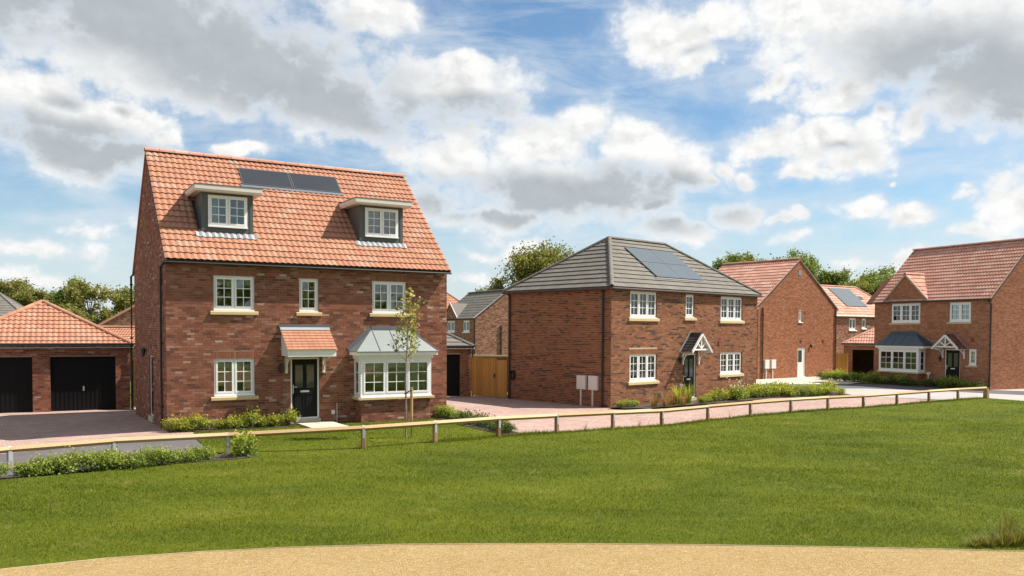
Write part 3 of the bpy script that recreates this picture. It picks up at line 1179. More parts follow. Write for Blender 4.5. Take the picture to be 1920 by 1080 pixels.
def front_door(house, P, x0, x1, z0, z1, leaf='black_door', glass_side=True, frame_mat='white_upvc'):
    fr = MB()
    w = 0.052
    fr.box(P, x0, x0 + w, z0, z1, -0.11, -0.04)
    fr.box(P, x1 - w, x1, z0, z1, -0.11, -0.04)
    fr.box(P, x0 + w, x1 - w, z1 - w, z1, -0.11, -0.042)
    fr.box(P, x0 + w, x1 - w, z0, z0 + 0.04, -0.11, -0.03)
    o = fr.build('front_door', frame_mat, house)
    lf = MB()
    a, b, c, d = x0 + w, x1 - w, z0 + 0.04, z1 - w
    lf.box(P, a, b, c, d, -0.10, -0.065)
    W = b - a
    # raised mouldings round two glazed and two solid panels
    for (p, q) in ((a + 0.13 * W, a + 0.43 * W), (a + 0.57 * W, a + 0.87 * W)):
        for (u, v) in ((c + 0.92, d - 0.18), (c + 0.14, c + 0.72)):
            lf.box(P, p - 0.02, q + 0.02, u - 0.02, u, -0.065, -0.05)
            lf.box(P, p - 0.02, q + 0.02, v, v + 0.02, -0.065, -0.05)
            lf.box(P, p - 0.02, p, u, v, -0.065, -0.05)
            lf.box(P, q, q + 0.02, u, v, -0.065, -0.05)
    lo = lf.build('door_leaf', leaf, o)
    for (p, q) in ((a + 0.13 * W, a + 0.43 * W), (a + 0.57 * W, a + 0.87 * W)):
        put('pane', pane_mesh(q - p, d - 0.18 - c - 0.92, 'dark_glass'), o, P.matrix(p, c + 0.92, -0.060))
    hb = MB()
    mx = (a + b) / 2
    hb.box(P, mx - 0.14, mx + 0.14, c + 0.78, c + 0.84, -0.065, -0.052)
    hb.build('letter_box', 'steel', o)
    hd = MB()
    hd.box(P, a + 0.025, a + 0.055, c + 0.75, c + 1.02, -0.065, -0.055)
    hd.box(P, a + 0.03, a + 0.16, c + 0.94, c + 0.96, -0.055, -0.02)
    hd.build('handle', 'steel', o)
    st = MB()
    st.box(P, x0 - 0.03, x1 + 0.03, z0 - 0.17, z0 - 0.005, -0.10, 0.05)
    st.build('threshold', 'slab_buff', o)
    # dark hall behind the leaf is closed by the leaf itself
    return o


def wall_lantern(house, P, x, z):
    mb = MB()
    mb.box(P, x - 0.05, x + 0.05, z - 0.06, z + 0.06, 0, 0.02)
    mb.tube([P(x, z, 0.02), P(x, z + 0.05, 0.10)], 0.012, 6)
    for dz, r in ((0.10, 0.03),):
        mb.tube([P(x, z + 0.12, 0.10), P(x, z + 0.06, 0.10), P(x, z + 0.04, 0.10), P(x, z - 0.16, 0.10), P(x, z - 0.19, 0.10)], [0.015, 0.075, 0.07, 0.045, 0.02], 6)
    return mb.build('wall_lantern', 'black_plastic', house)


def meter_box(house, P, x0, x1, z0, z1, post=True):
    mb = MB()
    mb.box(P, x0, x1, z0, z1, 0.0, 0.11)
    mb.box(P, x0 + 0.02, x1 - 0.02, z0 + 0.02, z1 - 0.02, 0.11, 0.122)
    if post:
        c = (x0 + x1) / 2 - 0.05
        mb.box(P, c - 0.03, c + 0.03, -0.1, z0, 0.01, 0.07)
    return mb.build('meter_box', 'meter_white', house)


def small_vent(house, P, x, z, w=0.16, h=0.16, mat='red_box', d=0.03, name='wall_vent'):
    mb = MB()
    mb.box(P, x - w / 2, x + w / 2, z - h / 2, z + h / 2, 0.006, d)
    for k in range(3):
        zz = z - h / 2 + h * (k + 0.7) / 3.4
        mb.box(P, x - w * 0.42, x + w * 0.42, zz, zz + h * 0.10, d, d + 0.008)
    return mb.build(name, mat, house)


def gable_porch(house, P, cx, half, z_eave, z_ridge, proj, tile, bracket_drop=0.62, bar='white_paint'):
    """small pitched canopy on brackets: truss front, tiled slopes"""
    root = MB()
    th = math.atan2(z_ridge - z_eave, half)
    # barge boards, collar, king post and struts at the front
    def beam(mb, a, b, w, n0, n1):
        a, b = Vector((a[0], a[1])), Vector((b[0], b[1]))
        d = (b - a).normalized()
        s = Vector((-d.y, d.x)) * w / 2
        mb.prism(P, [tuple(a - s), tuple(b - s), tuple(b + s), tuple(a + s)], n0, n1)
    for s in (-1, 1):
        beam(root, (cx + s * (half + 0.03), z_eave - 0.03), (cx, z_ridge), 0.11, proj - 0.03, proj + 0.02)
    o = root.build('porch_canopy', bar, house)
    tr = MB()
    beam(tr, (cx - half * 0.78, z_eave + 0.07), (cx + half * 0.78, z_eave + 0.07), 0.07, proj - 0.07, proj - 0.035)
    beam(tr, (cx, z_eave + 0.10), (cx, z_ridge - 0.06), 0.055, proj - 0.07, proj - 0.034)
    for s in (-1, 1):
        beam(tr, (cx, z_eave + 0.12), (cx + s * half * 0.42, z_eave + (z_ridge - z_eave) * 0.48), 0.05, proj - 0.068, proj - 0.036)
    tr.build('truss', bar, o)
    br = MB()
    for s in (-1, 1):
        x = cx + s * half * 0.86
        b = MB()
        b.box(P, x - 0.035, x + 0.035, z_eave - bracket_drop, z_eave - 0.02, 0.005, 0.07)
        b.box(P, x - 0.035, x + 0.035, z_eave - 0.08, z_eave - 0.012, 0.07, proj - 0.08)
        pts = []
        for k in range(9):
            a = k / 8 * math.pi / 2
            pts.append((0.07 + (proj - 0.26) * (1 - math.cos(a)), z_eave - bracket_drop + 0.08 + (bracket_drop - 0.16) * math.sin(a)))
        for (p, q) in zip(pts, pts[1:]):
            n0, za, n1, zb = p[0], p[1], q[0], q[1]
            i = len(b.v)
            for xx in (x - 0.03, x + 0.03):
                for (nn, zz) in ((n0, za - 0.03), (n1 + 0.005, zb - 0.03), (n1 + 0.005, zb + 0.03), (n0, za + 0.03)):
                    b.v.append(tuple(P(xx, zz, nn)))
            b.f += [(i, i + 1, i + 2, i + 3), (i + 7, i + 6, i + 5, i + 4), (i, i + 4, i + 5, i + 1), (i + 1, i + 5, i + 6, i + 2), (i + 2, i + 6, i + 7, i + 3), (i + 3, i + 7, i + 4, i)]
            b.m += [0] * 6
            b.t += [0.5] * 6
        b.build('bracket', bar, o)
    # slopes
    L = math.hypot(half + 0.08, (z_ridge - z_eave) * (half + 0.08) / half)
    for s in (-1, 1):
        e0 = P(cx + s * (half + 0.08), z_eave - 0.06, 0.0)
        top = P(cx, z_ridge + 0.03, 0.0)
        out = P.en
        if s > 0:
            Pb = Basis(e0 + out * (proj + 0.03), -out, (top - e0))
        else:
            Pb = Basis(e0, out, (top - e0))
        sl = MB()
        sl.box(Pb, 0.0, proj + 0.03, 0.0, L, -0.05, -0.004)
        so = sl.build('canopy_slope', bar, o)
        rows = 7
        mb = MB()
        tw = (proj + 0.03) / 5
        for j in range(rows):
            for i in range(5):
                t = RNG.random()
                for q in flat_faces(tw, L / rows * 1.1, 0.022):
                    mb.face([Pb(p[0] + i * tw, p[1] + j * L / rows, p[2]) for p in q], 0, t)
        mb.build('tile_courses', tile, o)
    ridge_tiles(o, P(cx, z_ridge + 0.02, 0.0), P(cx, z_ridge + 0.02, proj + 0.03), 0.06, tile, 0.3)
    fl = MB()
    for s in (-1, 1):
        a = (cx + s * (half + 0.12), z_eave - 0.06)
        b = (cx, z_ridge + 0.10)
        beam(fl, a, b, 0.10, 0.012, 0.02)
    fl.build('lead_flashing', 'lead_grey', o)
    return o


def solar_panel(house, P, x0, x1, y0, y1, n, face='solar_black'):
    mb = MB()
    mb.box(P, x0, x1, y0, y1, n, n + 0.035, 0)
    mb.box(P, x0 + 0.025, x1 - 0.025, y0 + 0.025, y1 - 0.025, n + 0.035, n + 0.037, 1)
    return mb.build('solar_panel', ['solar_frame', face], house)


def garage_door(house, P, x0, x1, z0, z1, frame=True):
    mb = MB()
    mb.box(P, x0, x1, z0, z1, -0.20, -0.16)
    k = int((x1 - x0) / 0.14)
    for i in range(k):
        a = x0 + (x1 - x0) * (i + 0.22) / k
        b = x0 + (x1 - x0) * (i + 0.82) / k
        mb.box(P, a, b, z0 + 0.02, z1 - 0.02, -0.16, -0.148)
    o = mb.build('garage_door', 'black_garage_door', house)
    f = MB()
    f.box(P, x0, x0 + 0.05, z0, z1, -0.158, -0.12)
    f.box(P, x1 - 0.05, x1, z0, z1, -0.158, -0.12)
    f.box(P, x0 + 0.05, x1 - 0.05, z1 - 0.05, z1, -0.158, -0.121)
    f.build('door_frame', 'black_garage_door', o)
    h = MB()
    c = (x0 + x1) / 2
    h.box(P, c - 0.03, c + 0.03, z0 + 0.75, z0 + 0.92, -0.148, -0.13)
    h.build('handle', 'steel', o)
    return o


def roof_plane(e0, e1, top):
    """basis with x along the eaves e0->e1 and y up towards top"""
    e0, e1, top = Vector(e0), Vector(e1), Vector(top)
    ex = (e1 - e0).normalized()
    v = top - e0
    up = (v - ex * v.dot(ex))
    return Basis(e0, ex, up), up.length, (e1 - e0).length
# ------------------------------------------------------------------ ground, roads, paving
def ground_sheet(name, poly, off, mat, step=1.5, flat=None, **props):
    bm = bmesh.new()
    vs = [bm.verts.new((p[0], p[1], 0)) for p in poly]
    bm.faces.new(vs)
    xs = [p[0] for p in poly]
    ys = [p[1] for p in poly]
    if step:
        for lo, hi, ax in ((min(xs), max(xs), 0), (min(ys), max(ys), 1)):
            lo, hi = max(lo, -30), min(hi, 70)
            k = lo + step
            while k < hi:
                co = (k, 0, 0) if ax == 0 else (0, k, 0)
                no = (1, 0, 0) if ax == 0 else (0, 1, 0)
                bmesh.ops.bisect_plane(bm, geom=bm.verts[:] + bm.edges[:] + bm.faces[:], plane_co=co, plane_no=no)
                k += step
    bmesh.ops.triangulate(bm, faces=[f for f in bm.faces if len(f.verts) > 4])
    for v in bm.verts:
        v.co.z = (ground_z(v.co.x, v.co.y) if flat is None else flat) + off
    for f in bm.faces:
        if f.normal.z < 0:
            f.normal_flip()
    bm.normal_update()
    for f in bm.faces:
        if f.normal.z < 0:
            f.normal_flip()
    me = bpy.data.meshes.new(name)
    bm.to_mesh(me)
    bm.free()
    me.materials.append(MATS[mat])
    at = me.attributes.new('tint', 'FLOAT', 'FACE')
    at.data.foreach_set('value', [0.5] * len(me.polygons))
    return put(name, me, None, **props)


S = dict(kind='structure')
ground_sheet('ground', [(-900, -60), (900, -60), (900, 1500), (-900, 1500)], -0.05, 'soil_ground', 3.0, **S)

GRAVEL_EDGE = [(-16, 0.5), (-11, 6.4), (-8.6, 8.6), (-6.2, 10.16), (-5.17, 10.68), (-4.0, 11.04), (-2.9, 11.28), (-1.5, 11.45), (0.0, 11.51), (1.3, 11.52), (2.66, 11.49), (4.23, 11.42), (5.75, 11.32), (7.41, 11.18), (10.5, 10.6), (16, 8.7), (26, 3.4)]
POSTS = [(-14.1, 13.9), (-12.2, 15.9), (-10.43, 17.49), (-8.9, 18.85), (-6.72, 19.95), (-3.66, 20.78), (-2.0, 21.97), (-0.36, 23.2), (1.3, 24.35), (3.15, 26.25), (5.0, 28.1), (7.0, 30.1), (9.0, 31.8), (11.05, 33.4), (13.0, 34.7), (14.9, 35.75), (17.0, 37.25), (19.2, 38.85), (21.3, 40.3), (23.35, 41.55)]
ground_sheet('gravel_path', [(-16, 0.5), (-16, -8), (26, -8), (26, 3.4)] + GRAVEL_EDGE[::-1][1:-1], -0.004, 'gravel_tan', 1.5, **S)

LAWN = GRAVEL_EDGE + [(45, 14), (46, 30), (33, 36.2), (27.5, 37.9), (24.4, 39.6), (23.95, 40.9), (23.45, 41.75)]
LAWN += [(p[0] - 0.10, p[1] + 0.16) for p in POSTS[::-1][1:13]]
LAWN += [(0.60, 23.55), (0.05, 23.5), (-1.0, 25.2), (-1.75, 27.3), (-2.25, 28.75), (-6.0, 26.62), (-9.0, 24.92), (-9.02, 23.9), (-8.56, 22.8), (-7.9, 21.5), (-7.2, 20.25), (-6.7, 19.7), (-7.2, 18.3), (-8.4, 17.25), (-10.0, 16.15), (-12.0, 14.4), (-16, 10.6)]
ground_sheet('lawn', LAWN, 0.012, 'lawn_grass', 1.0, **S)
ground_sheet('road', [(-30, 6.0), (-16, 10.4), (-12.0, 14.2), (-8.4, 17.0), (-6.4, 19.4), (-7.0, 20.4), (-8.5, 22.95), (-12.3, 20.35), (-17, 17.0), (-30, 7.8)], -0.008, 'tarmac', 1.5, **S)
ground_sheet('driveway', [(-8.5, 22.95), (-8.95, 24.0), (-9.8, 24.4), (-13.9, 31.5), (-14.4, 33.4), (-22, 29.6), (-34, 22), (-30, 7.8), (-17, 17.0), (-12.3, 20.35)], -0.002, 'block_paving_pink', 1.5, **S)
GREY_LINE = [(17.4, 42.9), (18.3, 42.1), (20.6, 40.2)]
ground_sheet('paved_lane', [(0.05, 23.2), (0.6, 23.2), (1.3, 24.2)] + [(p[0] + 0.05, p[1] - 0.15) for p in POSTS[9:18]] + [(20.8, 39.4), (20.6, 40.2), (18.3, 42.1), (17.4, 42.9), (12.1, 41.2), (11.0, 38.9), (6.2, 33.8), (3.9, 34.6), (4.3, 35.6), (-0.3, 40.3), (-2.2, 42.0), (-7, 42.0), (-7, 36), (-2.4, 28.8), (-1.6, 27.2), (-1.0, 25.2)], -0.004, 'block_paving_pink', 1.5, **S)
ground_sheet('pavement', [(20.6, 40.6), (21.5, 40.1), (23.45, 41.7), (24.6, 39.3), (34, 35.8), (46, 26), (46, 31), (30, 40.6), (26.7, 43.9), (23.5, 47.0), (20.5, 48.6), (14.5, 48.5), (13.0, 44.6), (17.4, 45.4), (17.4, 42.9), (18.3, 42.1)], 0.002, 'paving_pale', 1.5, **S)
ground_sheet('access_road', [(12, 48.7), (14.5, 48.5), (20.5, 48.6), (23.5, 47.0), (26.7, 43.9), (30, 40.6), (46, 31), (46, 36), (33, 44.6), (28.7, 46.9), (27.0, 48.0), (26.2, 50.0), (23.6, 52.6), (21.0, 52.9), (15.0, 52.3), (12, 50.6)], -0.003, 'tarmac', 1.5, **S)
ground_sheet('forecourt', [(12, 50.6), (15.0, 52.3), (21.0, 52.9), (22.6, 54.6), (24.5, 58.5), (27.5, 66), (22.0, 63.0), (14, 57)], 0.004, 'slab_buff', 1.5, **S)
ground_sheet('side_strip', [(27.0, 47.9), (28.7, 46.9), (33, 44.6), (46, 36), (46, 58), (36, 53)], 0.006, 'paving_pale', 1.5, **S)
ground_sheet('front_path', [(3.95, 33.9), (5.7, 34.9), (6.3, 33.9), (6.0, 33.4), (3.9, 34.4), (3.6, 34.0), (3.3, 33.6)][:2] + [(6.3, 34.0), (5.9, 33.55), (4.0, 33.2)], 0.003, 'paving_pale', 0, **S)


def house_pts(o, th, pts):
    c, s = math.cos(th), math.sin(th)
    return [(o[0] + c * x - s * y, o[1] + s * x + c * y) for (x, y) in pts]


H1O, H1T = (-9.947, 24.315, 0.0), 0.528
H2O, H2T = (4.125, 35.224, -0.267), 0.738
H3O, H3T = (16.78, 57.751, -0.355), 0.653
H4O, H4T = (23.662, 55.27, -0.16), 0.433 - math.pi / 2
ground_sheet('flower_bed', house_pts(H1O, H1T, [(0.02, 0.0), (0.0, -0.45), (1.2, -0.75), (2.6, -0.72), (3.66, -0.62), (3.66, 0.0)]), 0.026, 'mulch', 0.6, **S)
ground_sheet('flower_bed', house_pts(H2O, H2T, [(1.0, -1.15), (6.0, -1.6), (9.0, -1.55), (11.2, -1.2), (11.2, 0), (0.05, 0), (0.1, -0.6)]), 0.022, 'mulch', 0.8, **S)
ground_sheet('flower_bed', [(11.8, 40.6), (14.5, 41.8), (17.4, 43.0), (17.5, 44.9), (13.6, 43.7), (12.0, 42.3)], 0.024, 'mulch', 0.8, **S)
ground_sheet('flower_bed', [(-0.05, 23.35), (0.35, 23.8), (-1.2, 27.2), (-2.2, 28.7), (-2.6, 28.3), (-1.9, 26.6)], 0.03, 'mulch', 0.8, **S)
ground_sheet('flower_bed', [(-6.1, 19.0), (-5.8, 19.35), (-6.7, 19.8), (-8.6, 17.7), (-12.0, 15.0), (-12.2, 14.5), (-9.2, 16.9)], 0.024, 'mulch', 0.8, **S)

# timber edging of the gravel path
mb = MB()
for (a, b) in zip(GRAVEL_EDGE, GRAVEL_EDGE[1:]):
    a, b = Vector((a[0], a[1], 0)), Vector((b[0], b[1], 0))
    mb.box(Basis(a, b - a, (0, 0, 1)), 0, (b - a).length + 0.005, -0.06, 0.008, -0.010, 0.010)
mb.build('path_edging', 'edging_timber', None, kind='structure')

# slabs of the path to the front door
_p = ground_sheet('garden_path', house_pts(H1O, H1T, [(3.74, -2.05), (4.86, -2.05), (4.86, 0.0), (3.74, 0.0)]), 0.020, 'slab_buff', 0, **S)
for i in range(2):
    for j in range(3):
        m_ = MB()
        m_.box(Basis(H1O, (math.cos(H1T), math.sin(H1T), 0), (-math.sin(H1T), math.cos(H1T), 0)), 3.75 + i * 0.56, 3.75 + i * 0.56 + 0.548, -2.04 + j * 0.66, -2.04 + j * 0.66 + 0.648, 0.02, 0.055 + 0.004 * ((i + j) % 2))
        m_.build('paving_slab', 'slab_buff', _p)

# ------------------------------------------------------------------ red house with two dormers
def house_dormers():
    w, d, he, hr = 8.93, 7.49, 5.2, 8.725
    k = (hr - he) / (d / 2)
    root = thing('detached_house', 'large dark red brick house with steep orange tiled roof and two grey dormers', 'house', H1O, H1T)
    H = House(root, 'brick_red_multi', 'mortar_warm', 11)
    PF = Basis((0, 0, 0), (1, 0, 0), Z)
    PL = Basis((0, d, 0), (0, -1, 0), Z)
    PR = Basis((w, 0, 0), (0, 1, 0), Z)
    PB = Basis((w, d, 0), (-1, 0, 0), Z)
    wins = [(1.32, 2.51, 3.53, 4.54), (3.87, 4.48, 3.53, 4.54), (6.26, 7.45, 3.53, 4.54), (1.32, 2.50, 0.985, 2.08)]
    holes = [(a, b, c - 0.035, e) for (a, b, c, e) in wins] + [(3.59, 4.50, 0.15, 2.08), (5.75, 7.97, 0.86, 2.0)]
    sold = [(a - 0.03, b + 0.03, e, e + 0.215) for (a, b, c, e) in wins]
    H.wall('front_wall', PF, w, -0.3, he - 0.05, holes, soldiers=sold, pick=True)
    H.wall('gable_wall', PL, d, -0.3, he - 0.05, [(d - 3.72, d - 2.74, 0.15, 2.10)], gable=(0, d, hr - 0.09), pick=True)
    H.wall('gable_wall', PR, d, -0.3, he - 0.05, gable=(0, d, hr - 0.09))
    H.wall('rear_wall', PB, w, -0.3, he - 0.05)
    for i, (a, b, c, e) in enumerate(wins):
        window(root, PF, a, b, c, e, 1 if i == 1 else 2, blind=(0.22, 0.0, 0.0, 0.24)[i], curtains=[(4.15, 4.22)] if i == 1 else ())
    front_door(root, PF, 3.59, 4.50, 0.17, 2.08)
    front_door(root, PL, d - 3.72, d - 2.74, 0.15, 2.10)
    wall_lantern(root, PF, 3.26, 1.80)
    wall_lantern(root, PL, d - 4.35, 2.22)
    tp = MB()
    tp.box(PF, 4.88, 4.98, 0.27, 0.40, 0.006, 0.05)
    tp.tube([PF(5.06, 0.62, 0.02), PF(5.06, 0.0, 0.02)], 0.010, 6)
    tp.build('outside_tap', 'meter_white', root)
    # roof
    ov, o = 0.05, 0.245
    zE = he - o * k - 0.035
    zT = hr - 0.035
    rf = MB()
    Pf, L, W = roof_plane((-ov, -o, zE), (w + ov, -o, zE), (0, d / 2, zT))
    rf.box(Pf, 0, W, 0, L, -0.07, -0.006, 0)
    Pb, Lb, Wb = roof_plane((w + ov, d + o, zE), (-ov, d + o, zE), (0, d / 2, zT))
    rf.box(Pb, 0, W, 0, L, -0.07, 0.03, 1)
    roof = rf.build('roof', ['roof_deck', 'tile_orange_pantile'], root)
    cs = math.cos(math.atan(k))
    yy = lambda y: (y + o) / cs            # distance up the slope of a point y metres behind the wall
    dorm = [(1.12, 2.64), (6.08, 7.61)]
    y0d, ytop = 0.68, (7.10 - he) / k
    hol = [(a + ov + 0.08, b + ov - 0.08, yy(y0d) + 0.15, yy(ytop) - 0.1) for (a, b) in dorm]
    tiles(root, roof, Pf, W, L, 19, 25, pantile_faces, 'tile_orange_pantile', limit=300, holes=hol)
    ridge_tiles(roof, (-ov - 0.02, d / 2, hr - 0.02), (w + ov + 0.02, d / 2, hr - 0.02), 0.115, 'tile_pink_pantile', 0.46)
    # in-roof solar panels
    for (a, b) in ((2.77, 4.44), (4.47, 6.14)):
        solar_panel(root, Pf, a + ov, b + ov, yy(2.66), yy(3.34), 0.045)
    fl = MB()
    fl.box(Pf, 2.70 + ov, 6.20 + ov, yy(2.66) - 0.13, yy(2.66) - 0.005, 0.05, 0.062)
    fl.build('lead_flashing', 'lead_dark', root)
    # dormers
    for di, (a, b) in enumerate(dorm):
        PD = Basis((0, y0d, 0), (1, 0, 0), Z)
        zb = he + y0d * k - 0.10
        wx0, wx1 = a + 0.19, b - 0.18
        mbd = MB()
        hol_ = [(wx0, wx1, 6.025, 6.985)]
        xs = [a, wx0, wx1, b]
        zs = [zb, 6.025, 6.985, 7.12]
        for i in range(3):
            for j in range(3):
                if i == 1 and j == 1:
                    continue
                mbd.face([PD(xs[i], zs[j]), PD(xs[i + 1], zs[j]), PD(xs[i + 1], zs[j + 1]), PD(xs[i], zs[j + 1])])
        mbd.face([(a, y0d, zb), (a, y0d, 7.12), (a, ytop + 0.15, 7.12)])
        mbd.face([(b, y0d, zb), (b, ytop + 0.15, 7.12), (b, y0d, 7.12)])
        dm = mbd.build('dormer', 'dark_grey_panel', root)
        for (p, q) in ((a - 0.002, a + 0.10), (b - 0.10, b + 0.002)):
            tr = MB()
            tr.box(PD, p, q, zb + 0.02, 7.085, 0.002, 0.012)
            tr.build('corner_trim', 'dark_grey_panel', dm)
        fa = MB()
        fa.box(IDB, a - 0.21, b + 0.21, y0d - 0.29, ytop + 0.20, 7.06, 7.11, 0)
        fa.box(IDB, a - 0.23, b + 0.22, y0d - 0.31, ytop + 0.22, 7.11, 7.235, 0)
        fa.box(IDB, a - 0.24, b + 0.23, y0d - 0.32, ytop + 0.24, 7.235, 7.262, 1)
        fa.build('dormer_roof', ['cream_paint', 'dark_grey_panel'], dm)
        ap = MB()
        tw = W / 25.0
        i0, i1 = int((a - 0.12) / (tw / 8)), int((b + 0.16) / (tw / 8))
        hh = lambda q: 0.030 * (0.5 - 0.5 * math.cos(2 * math.pi * ((q % 4) / 4.0))) ** 0.85
        for q in range(i0, i1):
            x0, x1 = q * tw / 8 + ov * 0, (q + 1) * tw / 8
            yt, yb = yy(y0d) + 0.03, yy(y0d) - 0.19 - (0.02 if (q // 8) % 2 else 0.0)
            ap.face([Pf(x0, yb, 0.042 + hh(q)), Pf(x1, yb, 0.042 + hh(q + 1)), Pf(x1, yt, 0.046 + hh(q + 1)), Pf(x0, yt, 0.046 + hh(q))])
        ap.build('lead_apron', 'lead_grey', dm)
        window(root, PD, wx0, wx1, 6.06, 6.985, 2, depth=-0.035, sill=False, fr=0.05, sash=0.045, blind=0.0, curtains=[(wx0 + 0.02, wx0 + 0.32)] if di == 0 else (), room_ext=(0.12, 0.0, 0.06), room_depth=2.2)
    # gutters and pipes
    gutter(root, (-0.05, -o - 0.02, he - o * k - 0.115), (w + 0.05, -o - 0.02, he - o * k - 0.11), 0.032)
    pipe(root, [(-0.02, -o - 0.03, he - 0.27), (-0.055, 0.15, he - 0.36), (-0.06, 0.50, he - 0.42), (-0.06, 0.55, he - 0.55), (-0.06, 0.55, 0.02)])
    pipe(root, [(0.05, d + 0.12, he - 0.2), (-0.10, d + 0.10, he - 0.35), (-0.10, d + 0.10, 0.0)], r=0.04)
    # lean-to canopy over the door
    a, b, pr = 3.285, 4.785, 0.80
    cn = MB()
    for x in (a + 0.02, b - 0.06):
        i = len(cn.v)
        for xx in (x, x + 0.04):
            for (y, z) in ((-0.005, 2.14), (-pr + 0.02, 2.14), (-pr + 0.02, 2.33), (-0.005, 2.97)):
                cn.v.append((xx, y, z))
        cn.f += [(i, i + 1, i + 2, i + 3), (i + 7, i + 6, i + 5, i + 4), (i, i + 4, i + 5, i + 1), (i + 1, i + 5, i + 6, i + 2), (i + 2, i + 6, i + 7, i + 3), (i + 3, i + 7, i + 4, i)]
        cn.m += [0] * 6
        cn.t += [0.5] * 6
    cn.box(IDB, a + 0.005, b - 0.005, -pr - 0.01, -pr + 0.018, 2.13, 2.345)
    cn.box(IDB, a + 0.065, b - 0.065, -pr + 0.02, -0.005, 2.15, 2.17)
    cano = cn.build('porch_canopy', 'white_paint', root)
    Pc, Lc, Wc = roof_plane((a - 0.02, -pr - 0.05, 2.335), (b + 0.02, -pr - 0.05, 2.335), (a, -0.005, 3.0))
    sb = MB()
    sb.box(Pc, 0, Wc, 0, Lc, -0.035, -0.003)
    sb.build('canopy_slope', 'white_paint', cano)
    rows, cols = 8, 9
    meshes = []
    for v in range(6):
        q = MB()
        for fc in flat_faces(Wc / cols, Lc / rows * 1.12, 0.022):
            q.face(fc, 0, 0.3 + 0.1 * v)
        meshes.append(q.mesh('canopy_tile', 'tile_orange_pantile'))
    for j in range(rows - 1):
        for i in range(cols):
            put('canopy_tile', meshes[RNG.randrange(6)], cano, Pc.matrix(i * Wc / cols, j * Lc / rows, 0))
    lf = MB()
    lf.box(Pc, -0.01, Wc + 0.01, Lc * (rows - 1.05) / rows, Lc + 0.0, 0.012, 0.03)
    lf.build('lead_apron', 'lead_grey', cano)
    lf = MB()
    lf.box(PF, a - 0.06, b + 0.04, 3.02, 3.10, 0.009, 0.03)
    lf.build('lead_flashing', 'lead_dark', cano)
    for x in (a + 0.16, b - 0.16):
        br = MB()
        br.box(IDB, x - 0.04, x + 0.04, -0.075, -0.008, 1.60, 2.145)
        br.box(IDB, x - 0.04, x + 0.04, -0.62, -0.076, 2.07, 2.145)
        pts = [(0.07 + 0.42 * (1 - math.cos(t * math.pi / 16)), 1.72 + 0.34 * math.sin(t * math.pi / 16)) for t in range(9)]
        for (p, q) in zip(pts, pts[1:]):
            br.tube([(x, -p[0], p[1]), (x, -q[0] - 0.004, q[1])], 0.03, 6)
        br.build('bracket', 'cream_paint', cano)
    bay(root, H, PF, 5.64, 8.08, 0.60, 0.73, 0.83, 2.04, 2.27, 2.95, 6.22, 7.56, (5.46, 8.27), 0.77, 'bay_roof_pale', 'lead_dark', 'buff_stone', 3, curtains=[(7.45, 7.75)], blind=0.2)
    H.finish()
    return root


